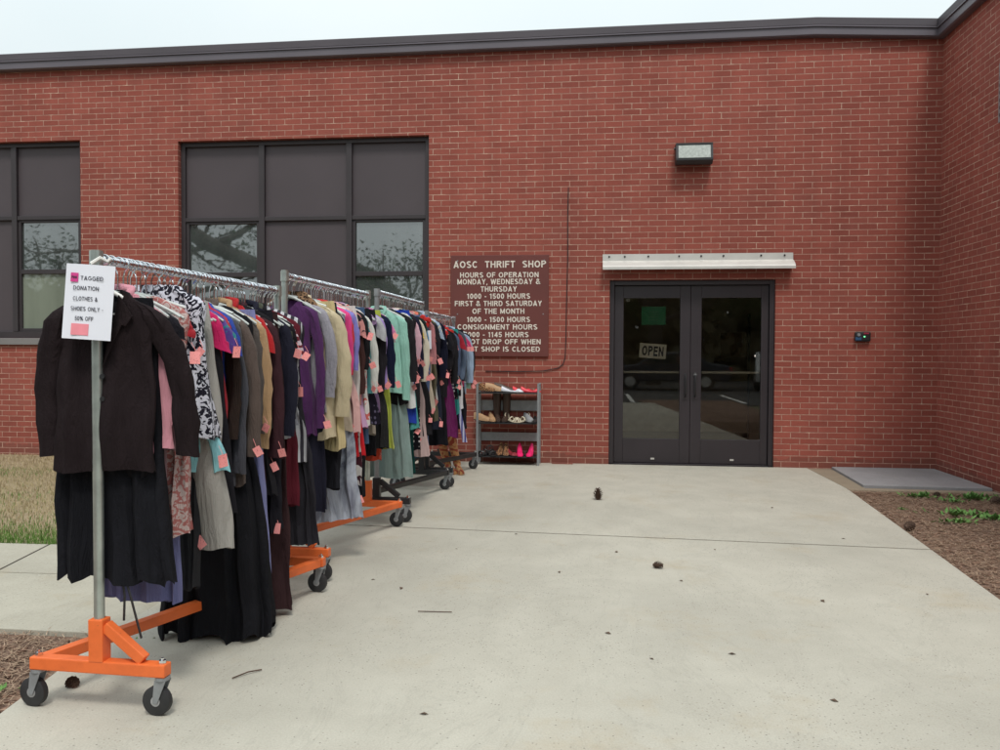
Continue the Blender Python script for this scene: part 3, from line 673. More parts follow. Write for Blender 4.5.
def sleeve_mesh(side,slen,g,rng,swing=(0,0)):
    sw_=g.get('sw',.195); top=-.115; r0=g.get('slr',.046); mb=MB(); short=slen<.25
    P=[(sw_*.62,-.034,.018,.5,0),(sw_*.80,-.050,.030,.6,.2),(sw_*.94,-.070,.040,.62,.4),(sw_*1.02,-.098,r0*.98,.60,.7)]
    n=3 if short else 12
    a0=rad(60) if short else rad(74); a1=rad(80) if short else rad(91)
    x,z=sw_*1.02,-.098; bend=rng.uniform(-.018,.022); fy=rng.uniform(-.018,.018); ph=rng.uniform(0,6.3); fl_=.42 if short else .5
    for i in range(1,n+1):
        u=i/n; dl=(slen-.08)/n; aa=a0+(a1-a0)*min(1,u*1.6)
        x+=math.cos(aa)*dl; z-=math.sin(aa)*dl
        rr=r0*(1+.22*u) if short else r0*(1-.24*u)*(1+.07*math.sin(i*1.9+ph))
        P.append((x+bend*math.sin(u*3)+swing[0]*u,z,rr,fl_,1))
    rings=[]; N=18; L0=len(P)
    for i,(x,z,r,fl,q) in enumerate(P):
        u=i/(L0-1); ring=[]
        for k in range(N):
            a=2*math.pi*k/N; cr=1+.10*math.sin(4*a+ph+u*2.5)+.07*math.sin(7*a-ph+u*4)
            dx=r*math.cos(a)*(1 if q>.5 else .9); dz=dx*(.45 if short else .12)*(-1 if q>=.7 else -.6)
            ne=mnoise.noise(Vector((ph*9+side,z*7,math.cos(a))))*.010+mnoise.noise(Vector((ph*5,z*20,math.cos(a)*2)))*.004
            dx+=ne; dz+=ne*.3
            ring.append((side*(x+dx),ne*.8+fy*u+swing[1]*u+r*fl*math.sin(a)*cr,top+z+dz))
        rings.append(ring)
    # turn the hem inwards a little so that the cuff reads as an opening
    last=rings[-1]; cx=sum(p[0] for p in last)/N; cy=sum(p[1] for p in last)/N; cz=sum(p[2] for p in last)/N
    rings.append([(cx+(p[0]-cx)*.86,cy+(p[1]-cy)*.8,p[2]+.004) for p in last]); rings.append([(cx+(p[0]-cx)*.8,cy+(p[1]-cy)*.75,p[2]+.045) for p in last])
    mb.loft(rings,cap=True); return mb
def price_tag(parent,x,y_,z,rng):
    a=rng.uniform(-.7,.7); b=rng.uniform(-.5,.5); m_=Matrix.Rotation(b,3,'Z')@Matrix.Rotation(a,3,'Y')@Matrix.Rotation(rng.uniform(-.25,.25),3,'X')
    w_=rng.uniform(.015,.020); h_=rng.uniform(.019,.026)
    vs=[m_@Vector(v)+Vector((x,y_,z)) for v in [(-w_,-.0008,-h_*2),(w_,-.0008,-h_*2),(w_,-.0008,0),(-w_,-.0008,0),(-w_,.0008,-h_*2),(w_,.0008,-h_*2),(w_,.0008,0),(-w_,.0008,0)]]
    q=MB().add(vs,[(0,1,2,3),(7,6,5,4),(0,4,5,1),(1,5,6,2),(2,6,7,3),(3,7,4,0)]); top_=Vector((x,y_,z))
    q.tube([top_+Vector((-.02 if x>0 else .02,.012,.035)),top_+Vector((0,.002,.006)),top_+m_@Vector((0,0,-.006))],.0012,4); q.build('price_tag',M['tagpink'],parent)

CATG={'blazer':'jacket','coat':'coat','jacket':'jacket','cardigan':'cardigan','blouse':'top','t_shirt':'top','top':'top','dress':'dress','gown':'dress','skirt':'skirt','trousers':'trousers','shirt':'top','robe':'robe'}
allg=0
def garment(r,s,name,desc,c,hem,sl='short',pat=None,c2=None,tagp=None,**k):
    """hem = height of the hem above the ground"""
    global allg
    allg+=1; rng=random.Random(allg*7+3)
    rz=racks[r][3]; form='bottom' if name in('skirt','trousers') else 'top'
    g=dict(form=form,len=rz-hem-(.13 if form=='bottom' else .115)); g.update(k)
    if name in ('dress','gown'): 
        g.setdefault('waist',.155); g.setdefault('hemw',.22); g.setdefault('amp',.016); g.setdefault('fold',4)
    if name in ('blazer','coat','jacket'): g.setdefault('sw',.21); g.setdefault('hemw',.21); g.setdefault('amp',.006); g.setdefault('vneck',.16); g.setdefault('th',.05); g.setdefault('slr',.056)
    if name=='trousers': g.setdefault('hemw',.12); g.setdefault('amp',.01)
    if name=='skirt': g.setdefault('hemw',.20)
    if name in('t_shirt','blouse','top','cardigan'): g.setdefault('vneck',.07)
    if sl!='none' and form=='top' and 'very front' not in desc: g['sw']=g.get('sw',.195)*.84; g['slr']=g.get('slr',.046)*.9; g['hemw']=min(g.get('hemw',.2),g.get('hemw',.2)*.9)
    m=fabric(c,pat,c2)
    e=empty(name,rack_pt(r,s,rz)); e.rotation_euler=(rng.uniform(-.012,.012),rng.uniform(-.035,.035),racks[r][1]+g.get('rot',rng.uniform(-.16,.16))); e.location.z+=g.get('dz',rng.uniform(-.018,.012)) if form=='top' else 0; e.location.x+=rng.uniform(-.012,.012)
    names=['nearest','second','third','farthest']
    tag(e,f'{desc} hanging on the {names[r]} clothes rack',CATG[name])
    b=body_mesh(g,rng).build('body',m,e,smooth=True)
    lens={'none':0,'cap':.12,'short':.20,'long':.56,'three':.42}
    sl_len=g.get('sll',lens[sl] if form=='top' else 0)
    if sl_len:
        for sd_ in (-1,1):
            sleeve_mesh(sd_,sl_len,g,rng,g.get('swing',(0,0)) if sd_==1 else (0,0)).build('sleeve',m,e,smooth=True)
    if form=='top' and name in('blouse','shirt','jacket','coat','blazer','robe') and 'very front' not in desc:
        q=MB(); pts_=[(-.045,-.036,-.165),(-.062,-.018,-.128),(-.050,.014,-.102),(0,.024,-.094),(.050,.014,-.102),(.062,-.018,-.128),(.045,-.036,-.165)]
        q.tube(pts_,[.006,.014,.017,.018,.017,.014,.006],8); q.build('collar',m,e,smooth=True)
    if tagp is None: tagp=rng.random()<.36
    if tagp:
        if sl_len: 
            sw_=g.get('sw',.195)
            if sl_len<.25: price_tag(e,sw_+.10,-.02,-.115-.20,rng)
            else: price_tag(e,sw_+.085+g.get('swing',(0,0))[0],-.02,-.115-sl_len+.03,rng)
        else: price_tag(e,g.get('hemw',.2)*.97,-.03,-.115-g['len']*rng.uniform(.75,1.0),rng)
    return e
def more(G,L_):
    G+=L_; G.sort(key=lambda q:q[0])
BK=(.014,.013,.016); NV=(.016,.018,.035); GR=(.055,.053,.056)
# ---------------- rack 1
h0=hanger('broad white plastic hanger under the dark brown blazer at the front','white hanger',M['hangwhite']); 
h0.location=rack_pt(0,.045,1.63); h0.rotation_euler=(0,0,racks[0][1]+.08); h0.children[1].scale=(.97,2.0,1.0)
bz=garment(0,.045,'blazer','dark brown open blazer at the very front,',(.019,.0125,.014),.87,'long',rot=.06,sw=.180,hemw=.195,vneck=.26,swing=(.07,.03),dz=.0,sll=.58,tagp=False,slr=.055,th=.045,fold=2,amp=.010)
for sd_ in (-1,1):
    q=MB(); 
    pts=[(sd_*.062,-.030,-.128),(sd_*.118,-.040,-.205),(sd_*.095,-.044,-.24),(sd_*.080,-.044,-.235),(sd_*.012,-.052,-.385),(sd_*.045,-.034,-.22)]
    q.add(pts+[(x,y_+.006,z) for x,y_,z in pts],[tuple(range(6)),tuple(reversed(range(6,12)))]+[(i,(i+1)%6,6+(i+1)%6,6+i) for i in range(6)])
    q.build('lapel',fabric((.020,.013,.014)),bz)
for z in (-.42,-.50): MB().tube([(.012,-.058,z),(.012,-.050,z)],.009,10).build('button',M['blackp'],bz)
sk=garment(0,.10,'skirt','black beaded knee length skirt below the front blazer,',(.012,.012,.015),.46,pat='knit',c2=(26,26,32),tw=.165,hemw=.22,swx=.05,amp=.020,fold=5,tagp=False,th=.06,hemwave=.016,rot=0)
q=MB(); q.tube([(.09,-.055,-1.14),(.105,-.06,-1.22),(.10,-.055,-1.31)],.0045,5); q.tube([(.10,-.055,-1.14),(.135,-.06,-1.24),(.17,-.055,-1.37)],.0045,5); q.build('ribbon',M['blackm'],sk)
G1=[
 (.13,'blouse','light pink blouse with a soft open collar,',(225,150,165),.90,'long',None,None,{'sw':.19}),
 (.16,'top','black cap sleeved top near the front,',(.016,.015,.02),.95,'cap',None,None,{'sw':.215}),
 (.21,'cardigan','mauve grey knitted cardigan,',(150,118,124),.80,'long','knit',(118,90,98),{'sw':.20,'th':.06}),
 (.245,'dress','pale pink and orange print summer dress,',(196,172,168),.60,'none','floral',(176,104,100),{'hemw':.17}),
 (.275,'skirt','long periwinkle blue skirt near the front,',(110,112,160),.33,'none',None,None,{'hemw':.17,'tw':.12,'swx':.04,'tagp':False}),
 (.31,'dress','bright red sleeveless dress,',(165,22,32),.80,'cap','knit',(190,50,60),{'sw':.20,'hemw':.20}),
 (.345,'dress','black and white flower print dress,',(205,205,218),.90,'none','floral',(24,22,38),{'sw':.235,'neckw':.10,'hemw':.25,'waist':.235,'tagp':False,'amp':.022,'th':.11,'dz':.05,'rot':.0}),
 (.41,'dress','pale aqua sleeveless dress,',(140,205,214),.80,'none',None,None,{'hemw':.285,'tagp':True,'amp':.01}),
 (.45,'skirt','light grey pleated skirt,',(162,158,152),.49,'none',None,None,{'amp':.008,'hemw':.25,'tw':.19}),
 (.475,'t_shirt','hot pink short sleeved top,',(205,30,95),.92,'short',None,None,{}),
 (.51,'dress','long burgundy velvet dress,',(88,22,30),.76,'none',None,None,{'hemw':.20,'sw':.21}),
 (.545,'top','black camisole with wavy white trim,',(.015,.014,.018),.64,'none',None,None,{'hemw':.24}),
 (.58,'t_shirt','purple and teal patterned T-shirt,',(84,60,140),1.0,'short','print',(30,120,130),{}),
 (.62,'t_shirt','red short sleeved knit top,',(185,35,50),1.02,'short',None,None,{}),
 (.66,'dress','royal blue dress,',(28,62,160),.66,'short',None,None,{'hemw':.19,'sw':.20}),
 (.71,'cardigan','long charcoal grey cardigan,',(72,72,80),.72,'long',None,None,{'sw':.205,'hemw':.21,'sll':.72}),
 (.77,'blazer','taupe brown blazer,',(92,78,72),.71,'long',None,None,{'sll':.66,'sw':.215}),
 (.815,'gown','floor length black evening gown,',(.011,.011,.014),.025,'none',None,None,{'hemw':.25,'sw':.19,'amp':.026,'th':.10,'tagp':False,'hemwave':.022,'fold':5}),
 (.88,'coat','camel tan coat,',(178,142,104),.78,'long',None,None,{'sw':.215,'sll':.64}),
 (.93,'skirt','ankle length periwinkle skirt in the middle of the rack,',(125,128,180),.06,'none',None,None,{'hemw':.275,'tw':.18,'tagp':False}),
 (.96,'blouse','scarlet red collared blouse,',(180,30,34),.95,'short',None,None,{'sw':.20}),
 (.995,'shirt','dark forest green shirt,',(38,50,40),.85,'long',None,None,{'sw':.20}),
 (1.04,'jacket','dark plum brown jacket,',(62,36,42),.68,'long',None,None,{'sll':.7,'sw':.21}),
 (1.085,'skirt','black straight skirt with pinned tags,',(.014,.013,.018),.44,'none',None,None,{'hemw':.215,'tagp':True,'tw':.185}),
 (1.13,'skirt','very long dark brown skirt,',(56,36,38),.04,'none',None,None,{'hemw':.30,'amp':.02,'tw':.19,'th':.07,'tagp':False}),
 (1.17,'jacket','midnight navy jacket,',(.018,.018,.032),.80,'long',None,None,{'sll':.62,'sw':.215}),
 (1.21,'blouse','olive green blouse with folded collar,',(66,70,56),1.02,'cap',None,None,{'sw':.21}),
 (1.25,'blouse','black flared blouse with zigzag white hem,',(.016,.015,.018),.98,'three','hstripe',(26,24,28),{'sw':.20,'hemw':.24}),
 (1.29,'top','burgundy and white zigzag knit top,',(110,28,44),.90,'short','zigzag',(200,180,190),{'sw':.20}),
 (1.335,'dress','long wine red dress,',(94,28,40),.52,'none',None,None,{'sw':.21}),
 (1.38,'dress','white dress with thin black stripes,',(200,200,206),.72,'none','vstripe',(60,56,66),{'sw':.21,'hemw':.22}),
 (1.42,'dress','sheer charcoal evening dress with flared hem,',(44,42,48),.29,'none',None,None,{'hemw':.235,'amp':.02,'tagp':False}),
]
G2=[
 (.125,'top','leopard print scarf necked top,',(150,115,85),1.36,'none','leopard',(34,24,20),{'sw':.15,'hemw':.15,'dz':.04}),
 (.05,'cardigan','deep purple cardigan,',(80,40,90),.83,'long',None,None,{'sll':.72,'sw':.175,'slr':.036,'hemw':.17}),
 (.14,'cardigan','pale grey marl cardigan,',(168,164,174),.95,'long','knit',(130,128,138),{'sw':.185}),
 (.21,'jacket','cream wide shouldered jacket,',(198,182,148),.80,'long',None,None,{'th':.08,'sw':.225,'sll':.68,'slr':.07,'rot':-.05}),
 (.27,'skirt','butter yellow skirt,',(196,176,128),.72,'none',None,None,{'hemw':.225,'tw':.19}),
 (.31,'skirt','short black pencil skirt,',(.015,.015,.02),.48,'none',None,None,{'hemw':.225,'tw':.19,'tagp':False}),
 (.35,'cardigan','black long sleeved cardigan beside the cream jacket,',(.016,.015,.018),.95,'long',None,None,{'sll':.56,'sw':.225}),
 (.40,'cardigan','long beige open cardigan,',(196,178,156),.82,'none',None,None,{'hemw':.24,'sw':.20}),
 (.44,'gown','pale grey smoke print maxi dress,',(172,178,192),.28,'none','smoke',(74,74,96),{'hemw':.28,'sw':.20,'amp':.022,'th':.07,'tagp':True}),
 (.49,'blouse','tomato red long blouse,',(210,44,44),.90,'three',None,None,{'sw':.20}),
 (.53,'cardigan','vivid pink long cardigan,',(226,62,132),.92,'long',None,None,{'sw':.225,'sll':.60}),
 (.59,'t_shirt','periwinkle wide sleeved blouse,',(128,124,200),.98,'three',None,None,{'sw':.225,'hemw':.23}),
 (.63,'dress','plain bright red knee dress,',(196,24,34),.63,'none',None,None,{'sw':.20,'hemw':.23}),
 (.665,'skirt','white skirt with dark flowers along the hem,',(206,200,196),.45,'none','hemflower',(70,28,40),{'hemw':.245,'tw':.19,'tagp':False}),
 (.70,'top','dusty pink and black print top,',(196,128,124),.95,'short','print',(30,26,32),{'sw':.21}),
 (.74,'cardigan','dark brown and red cardigan,',(70,44,42),.88,'long',None,None,{'sw':.205}),
 (.78,'blouse','lilac gathered blouse,',(186,144,180),.82,'short',None,None,{'hemw':.235}),
 (.82,'cardigan','soft teal knitted cardigan,',(74,140,142),.94,'long','knit',(60,118,122),{'sw':.215}),
 (.86,'skirt','steel blue long skirt,',(60,84,118),.70,'none',None,None,{'hemw':.235,'tw':.19}),
 (.90,'blouse','ivory white silk blouse,',(206,206,200),.90,'long',None,None,{'sw':.22}),
 (.94,'trousers','black wide trousers beside the steel blue skirt,',(.014,.014,.018),.33,'none',None,None,{'hemw':.20,'tw':.19,'tagp':False}),
 (.99,'dress','black polka dot wrap dress,',(26,22,36),.80,'none','dots',(90,84,110),{'sw':.22,'th':.06,'hemw':.25}),
 (1.04,'skirt','oatmeal beige skirt,',(186,174,158),.74,'none',None,None,{'hemw':.24}),
 (1.08,'dress','lavender grey floral dress,',(140,110,150),.88,'none','print',(96,74,120),{'sw':.21,'hemw':.24}),
 (1.12,'trousers','short black trousers,',(.013,.013,.016),.58,'none',None,None,{'hemw':.21,'tw':.19,'tagp':False}),
 (1.16,'cardigan','black cardigan beside the lavender one,',(.02,.018,.022),.98,'long',None,None,{'sw':.225}),
 (1.20,'cardigan','long lavender cardigan,',(160,134,200),.95,'long',None,None,{'sw':.215}),
 (1.24,'dress','charcoal textured shift dress,',(50,50,50),.62,'none','knit',(24,24,26),{'sw':.20,'hemw':.23}),
 (1.28,'skirt','lime yellow summer skirt,',(176,188,70),.60,'none',None,None,{'hemw':.255,'tagp':False}),
 (1.32,'skirt','orange red skirt,',(214,72,48),.53,'none',None,None,{'hemw':.22}),
 (1.38,'t_shirt','pink and lilac T-shirt,',(206,120,170),1.02,'short',None,None,{'sw':.215}),
 (1.43,'top','white lace top,',(200,200,200),1.0,'short',None,None,{'sw':.21}),
]
G3=[
 (.06,'robe','mint green long sleeved robe,',(142,194,178),1.0,'long',None,None,{'sw':.225,'sll':.68,'th':.06,'hemw':.23}),
 (.12,'gown','pale sea grey maxi dress,',(128,150,146),.34,'none',None,None,{'hemw':.26,'tagp':False,'amp':.018}),
 (.17,'skirt','cobalt blue short skirt,',(32,60,170),.74,'none',None,None,{'hemw':.24,'tw':.2}),
 (.23,'top','black top with pink sleeve trim,',(.02,.018,.024),.95,'three',None,None,{'sw':.22}),
 (.29,'dress','turquoise knee length dress,',(74,158,152),.69,'none',None,None,{'hemw':.29,'sw':.21}),
 (.35,'gown','bottle green velvet long dress,',(14,62,58),.35,'none',None,None,{'hemw':.26,'tagp':False}),
 (.42,'blouse','white and pink flowing blouse,',(214,168,184),1.05,'three',None,None,{'sw':.225,'hemw':.24}),
 (.48,'cardigan','dark navy cardigan,',(30,30,52),.92,'long',None,None,{'sw':.215}),
 (.54,'t_shirt','mustard yellow T-shirt,',(210,176,84),1.05,'short',None,None,{'sw':.21}),
 (.60,'dress','black and white spotted dress,',(24,22,28),.50,'none','dots',(190,186,186),{'hemw':.25}),
 (.66,'blouse','sky blue blouse,',(96,150,196),1.0,'short',None,None,{'sw':.215}),
 (.72,'dress','pale dusty pink long dress,',(196,168,166),.42,'none',None,None,{'hemw':.25,'sw':.2}),
 (.79,'blouse','dark teal velvet blouse,',(22,82,80),.98,'long',None,None,{'sw':.22,'sll':.4}),
 (.86,'skirt','washed denim skirt,',(96,116,156),.40,'none','denim',(62,80,120),{'hemw':.235,'tw':.19,'tagp':False}),
 (.93,'top','beige and brown snake print top,',(176,150,124),.98,'short','leopard',(60,44,38),{'sw':.215}),
 (1.0,'coat','stone beige long cardigan coat,',(192,178,158),.80,'none',None,None,{'hemw':.26,'sw':.21}),
 (1.08,'blouse','coral orange blouse,',(220,110,90),.95,'short',None,None,{'sw':.20}),
 (1.15,'shirt','olive khaki long shirt,',(86,80,58),.70,'none',None,None,{'sw':.215,'hemw':.24}),
 (1.22,'cardigan','inky black cardigan with wide sleeves,',(.018,.017,.024),.95,'three',None,None,{'sw':.225}),
 (1.30,'blouse','powder blue and cream print blouse,',(150,168,190),.92,'short','print',(210,204,180),{'sw':.21}),
 (1.38,'dress','dark slate dress,',(40,44,60),.6,'none',None,None,{'hemw':.23}),
 (1.46,'top','black sleeveless vest top,',(.02,.02,.024),.90,'none',None,None,{'sw':.22}),
]
G4=[
 (.05,'gown','long black dress with red rose and white card,',(.012,.012,.016),.42,'short',None,None,{'sw':.22,'hemw':.25,'th':.06,'tagp':False,'amp':.018}),
 (.13,'top','black knitted top behind the rose dress,',(.02,.018,.022),.85,'three',None,None,{'sw':.225}),
 (.20,'dress','plum purple dress,',(104,26,84),.46,'none',None,None,{'hemw':.27,'sw':.215,'tagp':False}),
 (.27,'blouse','rose pink ruffled blouse,',(206,110,124),.98,'short','print',(226,180,184),{'sw':.215}),
 (.34,'dress','black and cream leaf print dress,',(30,28,34),.84,'none','print',(206,196,176),{'sw':.21,'hemw':.24}),
 (.42,'jacket','dark wash denim jacket,',(54,68,96),.84,'long','denim',(84,100,132),{'sw':.22,'sll':.48}),
 (.50,'skirt','teal green skirt,',(36,142,138),.68,'none',None,None,{'hemw':.245,'tw':.2}),
 (.57,'t_shirt','blue grey wide T-shirt,',(112,122,176),1.0,'short',None,None,{'sw':.225}),
 (.64,'jacket','faded light denim jacket,',(108,124,148),.82,'long','denim',(80,98,124),{'sw':.22,'sll':.5}),
 (.71,'blouse','plain white blouse,',(206,204,208),.72,'short',None,None,{'sw':.2,'hemw':.24}),
 (.78,'top','black and red striped top,',(.02,.018,.022),.95,'short','hstripe',(150,30,40),{'sw':.22}),
 (.86,'skirt','black knee length skirt,',(.015,.015,.02),.50,'none',None,None,{'hemw':.22,'tw':.18,'tagp':False}),
 (.94,'cardigan','cream white cardigan,',(204,196,186),.86,'long',None,None,{'sw':.215}),
 (1.03,'cardigan','pale seafoam green cardigan,',(158,196,176),.84,'long',None,None,{'sw':.225,'sll':.62}),
 (1.12,'cardigan','black long sleeved cardigan at the far end,',(.018,.017,.02),.86,'long',None,None,{'sw':.22,'sll':.6}),
]
more(G1,[
 (.085,'top','black camisole just behind the front blazer,',(.016,.015,.018),.84,'none',None,None,{'hemw':.19,'sw':.17}),
 (.43,'trousers','charcoal trousers behind the aqua dress,',(.03,.03,.034),.34,'none',None,None,{'hemw':.13,'tw':.13}),
 (.69,'top','black and brown knit top,',(.03,.022,.02),.90,'long','knit',(60,44,38),{}),
 (.85,'cardigan','mole grey ribbed cardigan,',(96,88,84),.74,'long','knit',(74,68,66),{}),
 (1.02,'dress','black cocktail dress with narrow straps,',(.016,.015,.018),.62,'none',None,None,{'hemw':.2}),
 (1.31,'shirt','white shirt with fine grey check,',(186,186,190),.88,'long','vstripe',(140,140,150),{})])
more(G2,[
 (.11,'dress','dark navy dress behind the purple cardigan,',(.018,.018,.032),.40,'none',None,None,{'hemw':.22}),
 (.37,'top','black ribbed top,',(.022,.02,.022),.88,'three','knit',(34,32,36),{}),
 (.515,'top','ivory camisole,',(200,194,180),.86,'none',None,None,{'hemw':.215}),
 (.61,'dress','blush pink slip dress,',(206,160,156),.78,'none',None,None,{'hemw':.22}),
 (.72,'cardigan','black bolero cardigan,',(.018,.017,.02),1.0,'three',None,None,{'sw':.23}),
 (.80,'top','white and coral flowered top,',(206,200,196),.80,'none','print',(206,90,84),{'hemw':.225}),
 (.92,'shirt','charcoal work shirt,',(58,58,62),.84,'long',None,None,{}),
 (1.02,'top','pale lilac camisole,',(176,150,196),.86,'none',None,None,{'hemw':.225}),
 (1.14,'top','pearl grey satin top,',(170,170,174),.84,'short',None,None,{'sw':.23}),
 (1.30,'cardigan','navy blue school cardigan,',(24,28,54),.92,'long',None,None,{'sw':.23}),
 (1.41,'dress','maroon corduroy dress,',(82,30,38),.72,'none',None,None,{'hemw':.22,'sw':.21})])
more(G3,[
 (.09,'top','black turtleneck top,',(.018,.017,.02),.90,'long',None,None,{'sw':.235}),
 (.20,'top','white cotton vest,',(206,206,206),.86,'none',None,None,{'hemw':.23,'sw':.21}),
 (.26,'cardigan','smoke grey cardigan,',(110,110,116),.90,'long',None,None,{'sw':.23}),
 (.38,'top','black satin camisole,',(.02,.018,.022),.86,'none',None,None,{'hemw':.235,'sw':.21}),
 (.51,'shirt','cream linen shirt,',(206,196,176),.88,'long',None,None,{'sw':.235}),
 (.63,'cardigan','very dark green cardigan,',(22,36,34),.86,'long',None,None,{'sw':.235}),
 (.75,'dress','black tunic dress,',(.018,.017,.02),.60,'none',None,None,{'hemw':.24,'sw':.21}),
 (.89,'blouse','dusty rose wrap blouse,',(186,120,124),.94,'three',None,None,{'sw':.235}),
 (1.04,'top','black lace top,',(.02,.018,.022),.90,'short',None,None,{'sw':.235}),
 (1.18,'top','white printed top,',(200,200,200),.86,'none','print',(60,60,80),{'hemw':.24,'sw':.215}),
 (1.34,'jacket','ink blue jacket,',(24,26,44),.88,'long',None,None,{'sw':.235})])
more(G4,[
 (.17,'cardigan','coal black cardigan beside the plum dress,',(.018,.017,.02),.86,'long',None,None,{'sw':.235}),
 (.30,'top','white and navy top,',(200,200,206),.90,'none','hstripe',(40,44,80),{'hemw':.24,'sw':.21}),
 (.46,'top','black vest top,',(.02,.018,.022),.86,'none',None,None,{'hemw':.24,'sw':.21}),
 (.54,'blouse','crimson blouse,',(160,30,46),.96,'short',None,None,{'sw':.24}),
 (.68,'cardigan','slate grey cardigan,',(70,76,88),.88,'long',None,None,{'sw':.235}),
 (.82,'top','cerise pink top,',(196,50,100),.95,'short',None,None,{'sw':.24}),
 (.98,'shirt','pale blue office shirt,',(150,172,200),.86,'long',None,None,{'sw':.235})])
for r,G in enumerate((G1,G2,G3,G4)):
    for (s,name,desc,c,hem,sl,pat,c2,k) in G:
        k=dict(k); k.setdefault('th',.042 if r<2 else .05)
        e=garment(r,s,name,desc,c,hem,sl,pat,c2,**k)
        place_hanger(r,s)
        if 'rose' in desc and 'behind' not in desc:
            q=MB()
            for j in range(9):
                a=j*2.4; rr=.012+.006*j; q.tube([(.16+rr*math.cos(a)*.7,-.055,-.19+rr*math.sin(a)*.9),(.16+rr*math.cos(a),-.075,-.19+rr*math.sin(a))],[.030,.018],7)
            q.build('rose',fabric((190,40,36)),e,smooth=True)
            MB().box((.115,-.075,-.42),(.225,-.072,-.26)).build('card',M['paper'],e)
        if 'zigzag white hem' in desc or 'wavy white trim' in desc:
            zz=-(racks[r][3]-hem)+.02; wv=.235
            MB().tube([(-wv+i*wv/12,-.060,zz+.012*((i%2)*2-1)*.5) for i in range(25)],.004,5).build('trim',M['white'],e)
        if 'midnight navy' in desc or 'deep purple' in desc: pass
# extra hangers packed between
clip=empty('clothes_hanger'); tag(clip,'x x x x','hanger','g')
hk,_=hanger_meshes(None); hk.build('hook',M['chrome'],clip,smooth=True)
q=MB(); q.tube([(-.155,0,-.165),(-.08,0,-.138),(0,0,-.122),(.08,0,-.138),(.155,0,-.165)],[.006,.008,.010,.008,.006],8)
q.build('arms',M['hangclip'],clip,smooth=True)
clip_used=False
def place_clip(r,s):
    global clip_used
    h=copy_tree(clip) if clip_used else clip; clip_used=True
    n_=['nearest','second','third','farthest'][r]
    h['label']=f'one of the milky plastic clip hangers between the clothes of the {n_} rack'; h['group']=f'clip hangers on the {n_} rack'
    h.location=rack_pt(r,s,racks[r][3]); h.rotation_euler=(0,R.uniform(-.05,.05),racks[r][1]+R.uniform(-.15,.15))
for r,ss in ((0,[.18,.30,.39,.43,.54,.60,.69,.74,.85,.91,1.0,1.06,1.15,1.23,1.31,1.36,1.45,1.49]),(1,[.12,.25,.33,.47,.56,.68,.76,.84,.97,1.10,1.18,1.30,1.35,1.41,1.47]),(2,[.09,.2,.32,.45,.57,.69,.83,.97,1.12,1.26,1.35,1.42,1.5]),(3,[.09,.17,.24,.31,.38,.46,.6,.75,.9,.98,1.08,1.17,1.22])):
    for j,s in enumerate(ss): (place_clip if j%3 else place_hanger)(r,s+.004)
# striped scarf
sf=empty('scarf',rack_pt(3,.52,1.2,.16)); tag(sf,'blue and white striped narrow scarf dangling low from the farthest rack','scarf')
rings=[]
for i in range(12):
    u=i/11; z=-.3-.52*u; x=.02+.10*u; w_=.012+.012*u; y_=.01*math.sin(u*5)
    rings.append([(x-w_,y_-.004,z),(x+w_,y_-.004,z),(x+w_,y_+.004,z),(x-w_,y_+.004,z)])
MB().loft(rings).build('cloth',fabric((190,190,215),'vstripe',(70,70,140)),sf); 
# ---------------- notice on the nearest pole
pn=empty('paper_notice',(-1.772,-7.052,1.60)); pn.scale=(.83,1,.93); pn.rotation_euler=(rad(-2),rad(3.5),rad(6)); pn.location.x+=.010; pn.location.z+=.004; tag(pn,'white paper notice about pink tagged clothes taped to the nearest rack pole','notice')
n_=10; vs=[];fs=[]
for i in range(n_+1):
    x=-.104+.208*i/n_; b_=.008*math.cos((i/n_-.5)*3)
    for y_ in (-b_-.0005,-b_+.0005):
        vs+= [(x,y_,-.283),(x,y_,.0)]
for i in range(n_):
    a=i*4; b=a+4; fs+=[(a,b,b+1,a+1),(a+2,a+3,b+3,b+2),(a+1,b+1,b+3,a+3),(a,a+2,b+2,b)]
fs+=[(0,1,3,2),(n_*4,n_*4+2,n_*4+3,n_*4+1)]
MB().add(vs,fs).build('sheet',M['paper'],pn)
# ink lines sit on the sheet
for s,z,w_,x in (("TAGGED",-.052,.096,.012),("DONATION",-.090,.108,-.010),("CLOTHES &",-.130,.104,-.010),("SHOES ONLY -",-.168,.138,.000),("50% OFF",-.205,.078,-.010)):
    text_mesh(s,.0155,w_,M['ink'],pn,'lettering',(x,-.0092,z),ext=.0004,t=.13,gap=.16)
MB().box((-.078,-.0095,-.068),(-.046,-.0088,-.034)).build('highlight',M['magenta'],pn)
text_mesh('PINK',.010,.024,M['ink'],pn,'lettering',(-.062,-.0100,-.051),ext=.0002)
MB().box((-.062,-.0100,-.268),(.012,-.0088,-.225),rz=0).build('pink_sticker',simple('pink_sticker',(.86,.28,.33),.7),pn)
q=MB(); q.tube([(.0,-.002,.004),(.03,.01,.03),(.05,.03,.02),(.062,.035,.034)],.008,6); q.build('string',M['hangwhite'],pn,smooth=True)

